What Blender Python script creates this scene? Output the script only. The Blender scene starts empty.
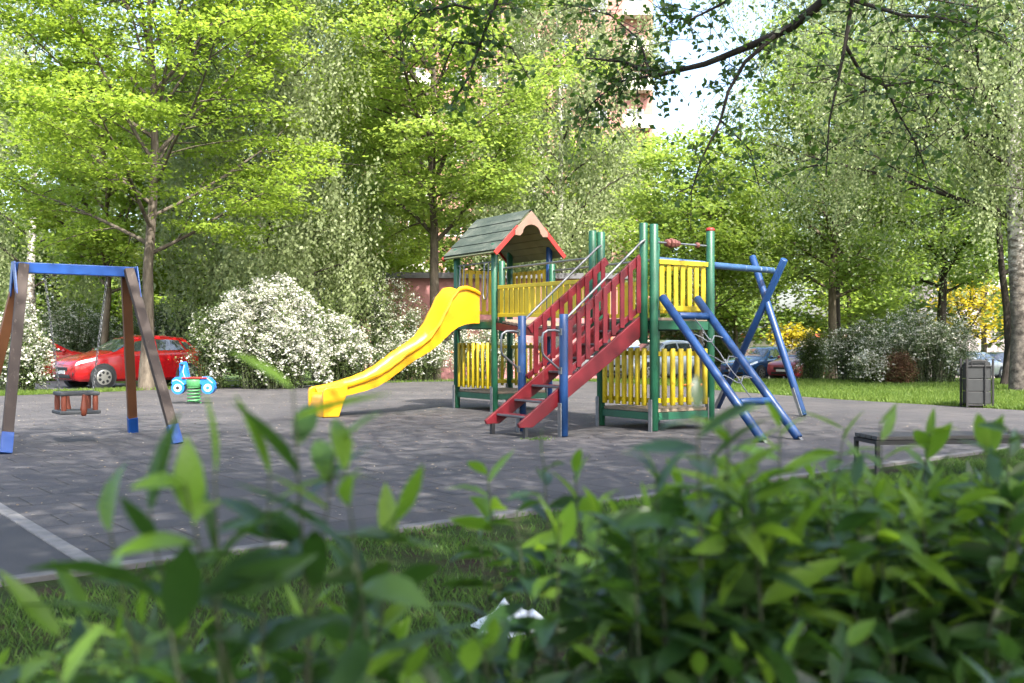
import bpy, math, random
import numpy as np
from mathutils import Vector, Matrix
R = math.radians
random.seed(7)
rng = np.random.default_rng(11)
scene = bpy.context.scene
COL = scene.collection
F, HOR, CH = 995.0, 345.0, 1.2          # focal length in pixels, horizon row, eye height

def terr(x, y):
    return -0.032 * min(max(0.0, y - 33.0), 45.0)
def at(px, py, d):                        # a point seen at pixel (px, py), d metres ahead
    return Vector(((px - 512) / F * d, d, CH + (HOR - py) / F * d))

# ------------------------------------------------------------------ materials
def mat(name):
    m = bpy.data.materials.new(name); m.use_nodes = True
    nt = m.node_tree; nt.nodes.clear()
    return m, nt
def nd(nt, t, **kw):
    n = nt.nodes.new(t)
    for k, v in kw.items():
        if k.startswith('i_'):
            key = k[2:]
            n.inputs[int(key) if key.isdigit() else key].default_value = v
        else: setattr(n, k, v)
    return n
def c4(c): return (c[0], c[1], c[2], 1)
def ramp(nt, fac, stops):
    r = nd(nt, 'ShaderNodeValToRGB'); e = r.color_ramp.elements
    while len(e) < len(stops): e.new(.5)
    for k, (p, c) in enumerate(stops):
        e[k].position = p; e[k].color = c4(c)
    nt.links.new(fac, r.inputs[0]); return r.outputs[0]
def noise(nt, scale, detail=4, rough=.55, vec=None, stretch=None):
    tc = nd(nt, 'ShaderNodeTexCoord'); src = tc.outputs['Object']
    if stretch:
        mp = nd(nt, 'ShaderNodeMapping'); mp.inputs['Scale'].default_value = stretch
        nt.links.new(src, mp.inputs[0]); src = mp.outputs[0]
    n = nd(nt, 'ShaderNodeTexNoise'); n.inputs['Scale'].default_value = scale
    n.inputs['Detail'].default_value = detail; n.inputs['Roughness'].default_value = rough
    nt.links.new(src, n.inputs['Vector']); return n.outputs['Fac']
def mixc(nt, fac, a, b, mode='MIX'):
    m = nd(nt, 'ShaderNodeMix', data_type='RGBA', blend_type=mode)
    for sock, v in ((m.inputs[0], fac), (m.inputs[6], a), (m.inputs[7], b)):
        if hasattr(v, 'links'): nt.links.new(v, sock)
        else: sock.default_value = v if isinstance(v, float) else c4(v)
    return m.outputs[2]
def finish(nt, col, rough=.6, metal=0., bump=None, bstr=.3, bdist=.01, spec=.5, coat=0.):
    p = nd(nt, 'ShaderNodeBsdfPrincipled'); o = nd(nt, 'ShaderNodeOutputMaterial')
    if hasattr(col, 'links'): nt.links.new(col, p.inputs['Base Color'])
    else: p.inputs['Base Color'].default_value = c4(col)
    if hasattr(rough, 'links'): nt.links.new(rough, p.inputs['Roughness'])
    else: p.inputs['Roughness'].default_value = rough
    p.inputs['Metallic'].default_value = metal
    p.inputs['Specular IOR Level'].default_value = spec
    p.inputs['Coat Weight'].default_value = coat
    if bump is not None:
        b = nd(nt, 'ShaderNodeBump'); b.inputs['Strength'].default_value = bstr; b.inputs['Distance'].default_value = bdist
        nt.links.new(bump, b.inputs['Height']); nt.links.new(b.outputs[0], p.inputs['Normal'])
    nt.links.new(p.outputs[0], o.inputs[0]); return p

def paint(name, c, rough=.5, wear=.25, wearc=(.30, .25, .19), stretch=(1, 1, .12), sc=14, spec=.4):
    """weathered paint on wood: tone drift, grain and worn flecks"""
    m, nt = mat(name)
    n1 = noise(nt, 3, 3); n2 = noise(nt, sc, 6, .7, stretch=stretch)
    base = ramp(nt, n1, [(.3, [x * .78 for x in c]), (.7, [min(1, x * 1.12) for x in c])])
    w = ramp(nt, n2, [(.70 - wear * .2, (0, 0, 0)), (.80 - wear * .2, (1, 1, 1))])
    sc_ = nd(nt, 'ShaderNodeMath', operation='MULTIPLY'); nt.links.new(w, sc_.inputs[0]); sc_.inputs[1].default_value = min(1, wear * 2)
    col = mixc(nt, sc_.outputs[0], base, wearc)
    finish(nt, col, rough, bump=n2, bstr=.25, bdist=.004, spec=spec); return m
def plain(name, c, rough=.5, metal=0., var=.15, sc=6, coat=0., bstr=.1, spec=.5):
    m, nt = mat(name); n = noise(nt, sc, 5)
    col = ramp(nt, n, [(.25, [x * (1 - var) for x in c]), (.75, [min(1, x * (1 + var)) for x in c])])
    finish(nt, col, rough, metal, n, bstr, .004, spec, coat); return m
def leafmat(name, dark, mid, light, trans, tw=.45, rough=.5, spec=.35, clump=.55):
    m, nt = mat(name)
    g = nd(nt, 'ShaderNodeNewGeometry'); n = noise(nt, clump, 3)
    a = nd(nt, 'ShaderNodeMath', operation='MULTIPLY_ADD'); nt.links.new(g.outputs['Random Per Island'], a.inputs[0])
    a.inputs[1].default_value = .6; nt.links.new(n, a.inputs[2])
    b = nd(nt, 'ShaderNodeMath', operation='SUBTRACT'); nt.links.new(a.outputs[0], b.inputs[0]); b.inputs[1].default_value = .3
    col = ramp(nt, b.outputs[0], [(.15, dark), (.5, mid), (.85, light)])
    p = nd(nt, 'ShaderNodeBsdfPrincipled'); nt.links.new(col, p.inputs['Base Color'])
    p.inputs['Roughness'].default_value = rough; p.inputs['Specular IOR Level'].default_value = spec
    t = nd(nt, 'ShaderNodeBsdfTranslucent')
    tc = mixc(nt, .8, col, trans, 'MIX'); nt.links.new(tc, t.inputs[0])
    mx = nd(nt, 'ShaderNodeMixShader'); mx.inputs[0].default_value = tw
    nt.links.new(p.outputs[0], mx.inputs[1]); nt.links.new(t.outputs[0], mx.inputs[2])
    o = nd(nt, 'ShaderNodeOutputMaterial'); nt.links.new(mx.outputs[0], o.inputs[0]); return m
def bark(name, a, b, scale=9, stretch=(1, 1, .25), marks=None, rough_foot=False):
    m, nt = mat(name); n = noise(nt, scale, 8, .7, stretch=stretch)
    col = ramp(nt, n, [(.35, a), (.65, b)])
    if marks:
        n2 = noise(nt, 5, 4, .6, stretch=(1, 1, 2.4)); f = ramp(nt, n2, [(.52, (0, 0, 0)), (.60, (1, 1, 1))])
        col = mixc(nt, f, col, marks)
    if rough_foot:      # old birches have dark fissured bark on the lowest metres
        tc = nd(nt, 'ShaderNodeTexCoord'); sx_ = nd(nt, 'ShaderNodeSeparateXYZ'); nt.links.new(tc.outputs['Object'], sx_.inputs[0])
        ad = nd(nt, 'ShaderNodeMath', operation='MULTIPLY_ADD'); nt.links.new(n2, ad.inputs[0]); ad.inputs[1].default_value = -6.; nt.links.new(sx_.outputs[2], ad.inputs[2])
        dv = nd(nt, 'ShaderNodeMath', operation='DIVIDE'); nt.links.new(ad.outputs[0], dv.inputs[0]); dv.inputs[1].default_value = 3.6
        ff = ramp(nt, dv.outputs[0], [(.0, (1, 1, 1)), (.7, (0, 0, 0))])
        col = mixc(nt, ff, col, ramp(nt, n, [(.35, (.035, .03, .026)), (.65, (.16, .14, .12))]))
    finish(nt, col, .9, bump=n, bstr=.6, bdist=.03, spec=.2); return m

M = {}
M['green'] = paint('green_paint', (.009, .070, .036), .45, .25, (.09, .12, .08))
M['blue'] = paint('blue_paint', (.006, .034, .115), .42, .28, (.13, .16, .21))
M['blue_worn'] = paint('worn_blue_paint', (.025, .07, .16), .5, .6, (.27, .30, .33))
M['yellow'] = paint('yellow_paint', (.40, .305, .010), .5, .25, (.24, .20, .08))
M['red'] = paint('red_paint', (.098, .005, .0095), .45, .25, (.15, .07, .06))
M['redbright'] = paint('bright_red_paint', (.27, .018, .013), .45, .2)
M['pinkwood'] = paint('faded_pink_wood', (.19, .115, .085), .6, .4, (.2, .14, .10))
M['bluebright'] = paint('bright_blue_paint', (.005, .048, .21), .4, .12, (.15, .2, .3))
M['plastic_yellow'] = paint('yellow_plastic', (.50, .245, .004), .36, .22, (.30, .17, .03), (.25, 1.6, 1.6), 9, .5)
M['steel'] = plain('galvanised_steel', (.12, .125, .13), .5, .6, .2, 20)
M['steeldark'] = plain('dull_steel', (.16, .17, .18), .45, .8, .2, 14)
M['zinc'] = plain('zinc_bracket', (.13, .135, .14), .5, .4, .25, 20)
M['deckwood'] = paint('deck_wood', (.2, .155, .11), .75, .4, (.16, .12, .09), (1, .1, 1))
M['darkwood'] = paint('brown_weathered_wood', (.034, .024, .019), .75, .5, (.11, .09, .075), (1, 1, .06), 22)
M['orangewood'] = paint('sunlit_warm_wood', (.085, .032, .010), .65, .3, (.12, .06, .03), (1, 1, .06), 22)  # back swing legs: warm sunlight put into the wood colour
M['redwood'] = paint('red_brown_wood', (.13, .03, .014), .5, .25, (.10, .04, .025), (1, 1, .2))
M['rubber'] = plain('black_rubber', (.022, .026, .03), .7, var=.3)
M['black'] = plain('black_metal', (.009, .0095, .011), .5, .1, .25, 18)
M['benchwood'] = paint('grey_bench_boards', (.045, .042, .040), .65, .4, (.09, .085, .08), (.1, 1, 1))
M['binpanel'] = plain('bin_panel', (.014, .0165, .018), .6, .1, .2, 8)
M['carred'] = plain('car_paint_red', (.30, .005, .008), .25, .0, .04, 2, .5, 0)
M['carblue'] = plain('car_paint_blue', (.012, .075, .20), .25, .2, .04, 2, 1.0, 0)
M['carsilver'] = plain('car_paint_silver', (.42, .45, .50), .3, .5, .04, 2, 1.0, 0)
M['carwhite'] = plain('car_paint_white', (.75, .76, .78), .3, 0, .03, 2, 1.0, 0)
M['carblack'] = plain('car_paint_graphite', (.05, .05, .06), .3, .2, .04, 2, 1.0, 0)
M['carwine'] = plain('car_paint_wine', (.25, .02, .04), .3, .1, .04, 2, 1.0, 0)
M['glass'] = plain('window_glass_dark', (.03, .04, .045), .06, 0, .05, 1, .6, 0, 1.0)
M['lamp'] = plain('lamp_glass', (.62, .65, .68), .12, .4, .2, 30, .6)
M['tail'] = plain('tail_lamp', (.45, .01, .01), .2, 0, .2, 20, .6)
M['rim'] = plain('alloy_rim', (.45, .45, .43), .35, .7, .1, 10)
M['white'] = plain('white_paint', (.55, .56, .56), .5, var=.06)
M['plastic_blue'] = plain('blue_panel', (.008, .13, .46), .4, var=.1)
M['springgreen'] = plain('green_spring', (.05, .20, .07), .45, var=.15)
M['rope'] = plain('grey_rope', (.075, .085, .10), .8, var=.3, sc=60)
M['orange'] = plain('orange_plastic', (.70, .16, .03), .45, var=.08)
M['bag'] = plain('white_plastic_film', (.55, .58, .62), .35, var=.08, sc=12, bstr=.3)
M['kerb'] = plain('concrete_kerb', (.085, .082, .08), .9, var=.3, sc=9, bstr=.5)
M['bead'] = paint('bead_wood', (.13, .045, .035), .6, .4)

M['leaf_maple'] = leafmat('maple_leaves', (.085, .145, .018), (.15, .225, .028), (.225, .315, .055), (.38, .52, .055), .52)
M['leaf_maple2'] = leafmat('maple_leaves_light', (.10, .165, .026), (.165, .25, .042), (.24, .325, .08), (.39, .52, .08), .52)
M['leaf_birch'] = leafmat('birch_leaves', (.11, .145, .06), (.18, .22, .095), (.26, .31, .16), (.34, .42, .15), .45)
M['leaf_lime'] = leafmat('lime_leaves', (.075, .130, .028), (.125, .195, .042), (.185, .26, .07), (.32, .45, .07), .5)
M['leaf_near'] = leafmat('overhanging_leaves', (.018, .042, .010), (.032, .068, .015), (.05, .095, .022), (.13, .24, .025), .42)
M['leaf_gold'] = leafmat('golden_leaves', (.24, .20, .012), (.34, .28, .015), (.40, .34, .03), (.5, .40, .02), .4)
M['leaf_shrub'] = leafmat('shrub_leaves', (.040, .070, .022), (.075, .115, .035), (.12, .17, .055), (.17, .25, .04), .35, clump=1.2)
M['leaf_brown'] = leafmat('russet_leaves', (.09, .045, .03), (.14, .07, .045), (.10, .12, .04), (.2, .1, .05), .3)
M['leaf_grey'] = leafmat('grey_green_leaves', (.050, .080, .032), (.085, .125, .055), (.14, .185, .09), (.18, .26, .08), .35, clump=1.2)
M['blossom'] = leafmat('white_blossom', (.46, .46, .38), (.58, .58, .52), (.66, .66, .62), (.60, .60, .52), .35)
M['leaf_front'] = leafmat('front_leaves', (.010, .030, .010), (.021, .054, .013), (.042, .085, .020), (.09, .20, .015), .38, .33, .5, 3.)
M['leaf_young'] = leafmat('young_front_leaves', (.060, .125, .014), (.10, .185, .020), (.15, .24, .035), (.25, .42, .026), .47, .4, .4, 3.)
M['stem'] = plain('shrub_stem', (.028, .036, .014), .8, var=.4)
M['stem_young'] = plain('young_stem', (.07, .12, .03), .7, var=.3)
M['bark'] = bark('maple_bark', (.045, .036, .028), (.13, .11, .085))
M['bark_light'] = bark('lime_bark', (.07, .055, .04), (.17, .14, .10))
M['bark_dark'] = bark('dark_bark', (.018, .015, .013), (.05, .042, .036))
M['bark_birch'] = bark('birch_bark', (.42, .40, .37), (.60, .58, .55), 7, (1, 1, 1.2), (.06, .05, .045), True)
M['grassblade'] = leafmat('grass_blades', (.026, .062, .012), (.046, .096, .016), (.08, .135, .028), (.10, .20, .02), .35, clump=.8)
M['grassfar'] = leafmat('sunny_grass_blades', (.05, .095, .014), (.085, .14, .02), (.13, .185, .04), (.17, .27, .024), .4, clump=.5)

# ------------------------------------------------------------------ mesh builder
class MB:
    def __init__(s): s.v = []; s.f = []; s.n = 0; s.fl = []
    def add(s, verts, faces):
        o = s.n; s.v += [tuple(p) for p in verts]; s.f += [tuple(i + o for i in f) for f in faces]; s.n += len(verts); return s
    def box(s, c, size, rz=0, rx=0, ry=0):
        hx, hy, hz = [k / 2 for k in size]
        m = Matrix.Rotation(rz, 3, 'Z') @ Matrix.Rotation(ry, 3, 'Y') @ Matrix.Rotation(rx, 3, 'X')
        V = [Vector(c) + m @ Vector((x * hx, y * hy, z * hz)) for z in (-1, 1) for y in (-1, 1) for x in (-1, 1)]
        return s.add(V, [(0, 2, 3, 1), (4, 5, 7, 6), (0, 1, 5, 4), (2, 6, 7, 3), (0, 4, 6, 2), (1, 3, 7, 5)])
    def bar(s, p0, p1, w, h, up=(0, 0, 1)):
        """rectangular bar from p0 to p1; h measured along up, w across"""
        p0 = Vector(p0); p1 = Vector(p1); d = (p1 - p0).normalized(); up = Vector(up)
        x = d.cross(up).normalized(); y = x.cross(d).normalized()
        V = [p + x * a * w / 2 + y * b * h / 2 for p in (p0, p1) for b in (-1, 1) for a in (-1, 1)]
        return s.add(V, [(0, 2, 3, 1), (4, 5, 7, 6), (0, 1, 5, 4), (2, 6, 7, 3), (0, 4, 6, 2), (1, 3, 7, 5)])
    def tube(s, pts, rad, n=10, caps=True):
        pts = [Vector(p) for p in pts]; k = len(pts)
        if not hasattr(rad, '__len__'): rad = [rad] * k
        V = []; prev = None
        for i, p in enumerate(pts):
            t = (pts[min(i + 1, k - 1)] - pts[max(i - 1, 0)])
            t = t.normalized() if t.length > 1e-9 else Vector((0, 0, 1))
            if prev is None:
                a = Vector((1, 0, 0)) if abs(t.x) < .8 else Vector((0, 1, 0))
                x = t.cross(a).normalized()
            else:
                x = (prev - t * prev.dot(t)); x = x.normalized() if x.length > 1e-6 else t.orthogonal().normalized()
            prev = x; y = t.cross(x)
            for j in range(n):
                a = 2 * math.pi * j / n; V.append(p + (x * math.cos(a) + y * math.sin(a)) * rad[i])
        Fc = [(i * n + j, i * n + (j + 1) % n, (i + 1) * n + (j + 1) % n, (i + 1) * n + j) for i in range(k - 1) for j in range(n)]
        if caps: Fc += [tuple(range(n - 1, -1, -1)), tuple(range((k - 1) * n, k * n))]
        return s.add(V, Fc)
    def log(s, p0, p1, r, n=14, ch=.15):
        """round pole with softened ends"""
        p0 = Vector(p0); p1 = Vector(p1); d = (p1 - p0).normalized() * r * ch
        return s.tube([p0, p0 + d, p1 - d, p1], [r * (1 - ch), r, r, r * (1 - ch)], n)
    def prism(s, poly, origin, ax, ay, thick, az=None):
        ax = Vector(ax); ay = Vector(ay); az = Vector(az) if az else ax.cross(ay).normalized(); o = Vector(origin); n = len(poly)
        V = [o + ax * a + ay * b + az * t for t in (-thick / 2, thick / 2) for a, b in poly]
        Fc = [tuple(range(n - 1, -1, -1)), tuple(range(n, 2 * n))] + [(i, (i + 1) % n, n + (i + 1) % n, n + i) for i in range(n)]
        return s.add(V, Fc)
    def sphere(s, c, r, nu=12, nv=8, sc=(1, 1, 1)):
        V = [Vector(c) + Vector((0, 0, r * sc[2]))]
        for i in range(1, nv):
            a = math.pi * i / nv
            for j in range(nu):
                b = 2 * math.pi * j / nu
                V.append(Vector(c) + Vector((r * sc[0] * math.sin(a) * math.cos(b), r * sc[1] * math.sin(a) * math.sin(b), r * sc[2] * math.cos(a))))
        V.append(Vector(c) - Vector((0, 0, r * sc[2]))); L = len(V) - 1
        Fc = [(0, 1 + j, 1 + (j + 1) % nu) for j in range(nu)]
        for i in range(nv - 2):
            for j in range(nu):
                a = 1 + i * nu + j; b = 1 + i * nu + (j + 1) % nu; Fc.append((a, a + nu, b + nu, b))
        o = 1 + (nv - 2) * nu
        Fc += [(L, o + (j + 1) % nu, o + j) for j in range(nu)]
        return s.add(V, Fc)
    def build(s, name, m, parent=None, smooth=None, bevel=0):
        me = bpy.data.meshes.new(name); me.from_pydata(s.v, [], s.f); me.update()
        o = bpy.data.objects.new(name, me); COL.objects.link(o)
        me.materials.append(M[m] if isinstance(m, str) else m)
        if smooth is not None:
            me.polygons.foreach_set('use_smooth', [True] * len(me.polygons))
            me.set_sharp_from_angle(angle=R(smooth))
        if parent: o.parent = parent
        if bevel:
            b = o.modifiers.new('bevel', 'BEVEL'); b.width = bevel; b.segments = 2; b.limit_method = 'ANGLE'; b.angle_limit = R(40)
        return o
def npmesh(name, V, Q, m, parent=None, smooth=False):
    """mesh from numpy arrays; Q is (n,4) or (n,3)"""
    me = bpy.data.meshes.new(name); V = np.ascontiguousarray(V, np.float32); Q = np.ascontiguousarray(Q, np.int32)
    k = Q.shape[1]
    me.vertices.add(len(V)); me.vertices.foreach_set('co', V.ravel())
    me.loops.add(Q.size); me.loops.foreach_set('vertex_index', Q.ravel())
    me.polygons.add(len(Q)); me.polygons.foreach_set('loop_start', np.arange(0, Q.size, k, dtype=np.int32))
    if smooth: me.polygons.foreach_set('use_smooth', np.ones(len(Q), bool))
    me.update(calc_edges=True); me.validate()
    o = bpy.data.objects.new(name, me); COL.objects.link(o); me.materials.append(M[m] if isinstance(m, str) else m)
    if parent: o.parent = parent
    return o
def tag(o, label, cat=None, group=None, kind=None):
    if label: o['label'] = label
    if cat: o['category'] = cat
    if group: o['group'] = group
    if kind: o['kind'] = kind
    return o
def thing(name, label, cat, loc=(0, 0, 0), rz=0, group=None):
    o = bpy.data.objects.new(name, None); COL.objects.link(o); o.location = loc; o.rotation_euler = (0, 0, rz)
    o.empty_display_size = .3
    return tag(o, label, cat, group)
def dup(root, loc, rz, label=None, scale=None):
    r = root.copy(); COL.objects.link(r); r.location = loc; r.rotation_euler = (0, 0, rz)
    if label: r['label'] = label
    if scale: r.scale = (scale,) * 3
    for ch in list(root.children):
        c = ch.copy(); COL.objects.link(c); c.parent = r
        for g in ch.children:
            d = g.copy(); COL.objects.link(d); d.parent = c
    return r

def unit(a): return a / np.maximum(np.linalg.norm(a, axis=1, keepdims=True), 1e-9)
def leafquads(P, D, N, L, W, fold=.12):
    D = unit(D); S = unit(np.cross(D, N)); N = np.cross(S, D)
    L = np.asarray(L)[:, None]; W = np.asarray(W)[:, None]
    mid = P + D * L * .45 + N * W * fold
    V = np.stack([P, mid + S * W * .5, P + D * L, mid - S * W * .5], 1).reshape(-1, 3)
    Q = np.arange(len(V)).reshape(-1, 4)
    return V, Q
def spray_leaves(C, k, sx, sz, L, W, r, up=.9, droop=-.15, jit=.6, lvar=.35):
    """k leaves round each centre in a flattened cloud"""
    P = np.repeat(C, k, 0); n = len(P)
    P = P + r.normal(size=(n, 3)) * np.array([sx, sx, sz])
    a = r.uniform(0, 2 * np.pi, n)
    D = np.stack([np.cos(a), np.sin(a), droop + r.normal(size=n) * .35], 1)
    N = np.stack([r.normal(size=n) * jit, r.normal(size=n) * jit, np.full(n, up)], 1)
    l = L * (1 + r.uniform(-lvar, lvar, n)); w = W * (1 + r.uniform(-lvar, lvar, n))
    return leafquads(P, D, N, l, w)

# ------------------------------------------------------------------ trees
def arc(p, az, el, L, bend, n, r, wob=.05):
    """curved branch: starts at p with heading az/elevation el; bend changes elevation along it"""
    pts = [Vector(p)]; st = L / n
    for i in range(n):
        el += bend / n + r.normal() * wob; az += r.normal() * wob * 1.6
        pts.append(pts[-1] + Vector((math.cos(az) * math.cos(el), math.sin(az) * math.cos(el), math.sin(el))) * st)
    return pts
def lerp_path(pts, t):
    x = t * (len(pts) - 1); i = min(int(x), len(pts) - 2); return pts[i].lerp(pts[i + 1], x - i)
def tree(name, label, cat, loc, H, hb, Rc, r0, seed, leafm, barkm, nlimb=16, nsub=7, k=26, L=.13, W=.10, sx=.34, sz=.12,
         el0=.35, el1=1.1, bend=.25, weep=0, peak=.38, group=None, limbm=None, lr=1., tstr=90, lean=(0, 0), fork=0, dens=1., tm=None, jit=.6, rz=0):
    r = np.random.default_rng(seed)
    root = thing(name, label, cat, loc, rz, group)
    tb = MB(); lb = MB() if limbm else tb; C = []; strands = []
    stems = []
    for sI in range(1 + fork):
        h = H * .92 * (1 if sI == 0 else r.uniform(.75, .95)); n = 9; pts = []
        off = Vector((0, 0, 0)) if sI == 0 else Vector((r.normal() * .25, r.normal() * .25, 0))
        ln = Vector((lean[0], lean[1], 0)) + (Vector((r.normal() * .10, r.normal() * .10, 0)) if sI else Vector())
        w = Vector((0, 0, 0))
        for i in range(n + 1):
            z = h * i / n; w += Vector((r.normal() * .05, r.normal() * .05, 0)) * (h / 12)
            pts.append(off + ln * z + w + Vector((0, 0, z)))
        rad = [r0 * (1 - .93 * (i / n)) * (1.35 if i == 0 else 1) * (1 if sI == 0 else .6) for i in range(n + 1)]
        tb.tube(pts, rad, 12); stems.append((pts, h, rad))
    for q in range(nlimb):
        pts, h, rad = stems[q % len(stems)]
        t = (q + r.uniform(0, .8)) / nlimb; z = hb + (h - hb) * (t ** 1.05) * .96
        p = lerp_path(pts, z / h)
        prof = math.sqrt(max(.05, 1 - ((t - peak) / (1.02 - peak if t > peak else peak + .55)) ** 2))
        LL = Rc * prof * r.uniform(.8, 1.1) / max(.6, math.cos(el0 + (el1 - el0) * t) + .15)
        LL = min(LL, Rc * 1.15)
        az = q * 2.399 + r.normal() * .25; el = el0 + (el1 - el0) * t + r.normal() * .08
        lp = arc(p, az, el, LL, bend if not weep else -.35, 7, r)
        rr = max(.018, min(rad[0] * .36, .018 * LL * (1.2 - .4 * t)) * lr)
        lb.tube(lp, [rr * (1 - .85 * i / 7) for i in range(8)], 6, False)
        C.append(lp[-1])
        for j in range(nsub):
            u = .14 + .84 * (j + r.uniform(0, .9)) / nsub
            sp = lerp_path(lp, min(u, .99)); sl = LL * (.5 - .25 * u) * r.uniform(.7, 1.25)
            saz = az + (1 if j % 2 else -1) * r.uniform(.5, 1.15); sel = el * .5 + r.normal() * .22
            s2 = arc(sp, saz, sel, sl, -.2, 4, r)
            lb.tube(s2, [max(.006, rr * .4 * (1 - .8 * i / 4)) for i in range(5)], 4, False)
            for e in (.35, .6, .8, 1.0): C.append(lerp_path(s2, min(e, .999)))
            if weep:
                for e in (.3, .55, .75, .9, .99): strands.append(lerp_path(s2, e))
    if weep:
        for _ in range(tstr):
            a_ = r.uniform(0, 6.283); q_ = r.uniform(.3, 1.7); strands.append(Vector((lean[0] + q_ * math.cos(a_), q_ * math.sin(a_), r.uniform(hb + 1.2, H * .85))))
        P = []
        for s_ in strands:
            for _ in range(2):
                ln_ = weep * r.uniform(.35, 1.1); m_ = max(6, int(ln_ * 13 * dens)); dx, dy = r.normal(size=2) * .26; cv = r.uniform(.7, 1.8)
                o_ = r.normal(size=3) * .34
                for i in range(m_):
                    f = i / m_
                    P.append((s_.x + o_[0] + dx * f ** cv + r.normal() * .075, s_.y + o_[1] + dy * f ** cv + r.normal() * .075, max(s_.z + o_[2] - f * ln_, .5)))
        P = np.array(P); n = len(P); a = r.uniform(0, 6.28, n)
        D = np.stack([np.cos(a) * .7, np.sin(a) * .7, -.8 + r.normal(size=n) * .3], 1)
        N = np.stack([np.cos(a + 1.5) + r.normal(size=n) * .5, np.sin(a + 1.5) + r.normal(size=n) * .5, r.normal(size=n) * .5 + .4], 1)
        V, Q = leafquads(P, D, N, L * (1 + r.uniform(-.3, .3, n)), W * (1 + r.uniform(-.3, .3, n)))
    else:
        C = np.array([tuple(c) for c in C]); keep = r.uniform(size=len(C)) < dens; C = C[keep]
        C = C[C[:, 2] > hb * .55]
        V, Q = spray_leaves(C, k, sx, sz, L, W, r, jit=jit)
    tb.build('trunk', barkm, root, 60)
    if limbm: lb.build('limbs', limbm, root, 60)
    npmesh('crown', V, Q, leafm, root)
    return root

def shrub(name, label, cat, loc, H, Rx, Ry, seed, leafm, nb, bloss=0, leaf=(.055, .03), canes=60, droop=1.0, group=None, lpc=70, fl=.06):
    """arching canes from one root, leaves along them, blossom sprays on their outer ends"""
    r = np.random.default_rng(seed); root = thing(name, label, cat, loc, 0, group)
    st = MB(); LP = []; FP = []
    for c in range(canes):
        az = r.uniform(0, 6.283); rr = math.sqrt(r.uniform(.02, 1)); top = H * (.80 + .12 * rr - .26 * rr ** 4) * r.uniform(.55, 1.12)
        ov = r.uniform(.8, 1.25); ex, ey = Rx * rr * math.cos(az) * ov, Ry * rr * math.sin(az) * ov
        tipz = top * (1 - .85 * rr * droop * r.uniform(.35, 1.25)); tipz = max(.12, tipz)
        pts = []
        for i in range(9):
            t = i / 8; k1 = .5 + .5 * t ** 1.1
            z = (2 * t * (1 - t)) * top * 1.55 + t * t * tipz
            pts.append(Vector((ex * k1 + r.normal() * .03, ey * k1 + r.normal() * .03, z)))
        st.tube(pts, [.014 * (1 - .8 * i / 8) for i in range(9)], 4, False)
        for _ in range(lpc):
            t = r.uniform(.03, 1); p = lerp_path(pts, min(t, .999)); LP.append((p.x + r.normal() * .11, p.y + r.normal() * .11, max(.04, p.z + r.normal() * .10)))
        for _ in range(int(bloss)):
            t = r.uniform(.22, 1) ; p = lerp_path(pts, min(t, .999)); FP.append((p.x + r.normal() * .09, p.y + r.normal() * .09, max(.05, p.z + abs(r.normal()) * .08)))
    st.build('stems', 'stem', root)
    P = np.array(LP); V, Q = spray_leaves(P, nb, .06, .06, leaf[0], leaf[1], r, jit=.9)
    npmesh('foliage', V, Q, leafm, root)
    if FP:
        P = np.array(FP); V, Q = spray_leaves(P, 4, .030, .022, fl, fl * .95, r, jit=1.0)
        npmesh('blossom', V, Q, 'blossom', root)
    return root

# ------------------------------------------------------------------ the setting
TH = R(38)
gu = Vector((math.cos(TH), math.sin(TH), 0)); gv = Vector((-math.sin(TH), math.cos(TH), 0))
K0 = Vector((-.22, 6.86, 0))                 # on the near kerb
def pg(a, b, z=0): p = K0 + gu * a + gv * b; return Vector((p.x, p.y, z))
def sheet(name, poly, z, m, n=1, kind='structure'):
    b = MB(); b.add([(p[0], p[1], terr(p[0], p[1]) + z) for p in poly], [tuple(range(len(poly)))])
    o = b.build(name, m); tag(o, None, None, None, kind); return o

def ground_mat():
    m, nt = mat('grass_ground'); a = noise(nt, .9, 6, .65); b = noise(nt, 28, 5, .7)
    c1 = ramp(nt, a, [(.3, (.045, .075, .016)), (.55, (.07, .115, .02)), (.75, (.09, .13, .035))])
    c2 = ramp(nt, b, [(.35, (.35, .35, .35)), (.7, (1.1, 1.1, 1.1))])
    finish(nt, mixc(nt, 1.0, c1, c2, 'MULTIPLY'), .9, bump=b, bstr=.8, bdist=.03, spec=.15); return m
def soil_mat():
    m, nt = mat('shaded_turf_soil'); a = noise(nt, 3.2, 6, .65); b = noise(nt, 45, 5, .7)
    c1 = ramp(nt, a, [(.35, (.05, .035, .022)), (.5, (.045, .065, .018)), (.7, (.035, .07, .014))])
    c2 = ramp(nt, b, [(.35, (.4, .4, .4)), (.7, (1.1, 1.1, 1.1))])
    finish(nt, mixc(nt, 1.0, c1, c2, 'MULTIPLY'), .95, bump=b, bstr=1., bdist=.03, spec=.1); return m
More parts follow.
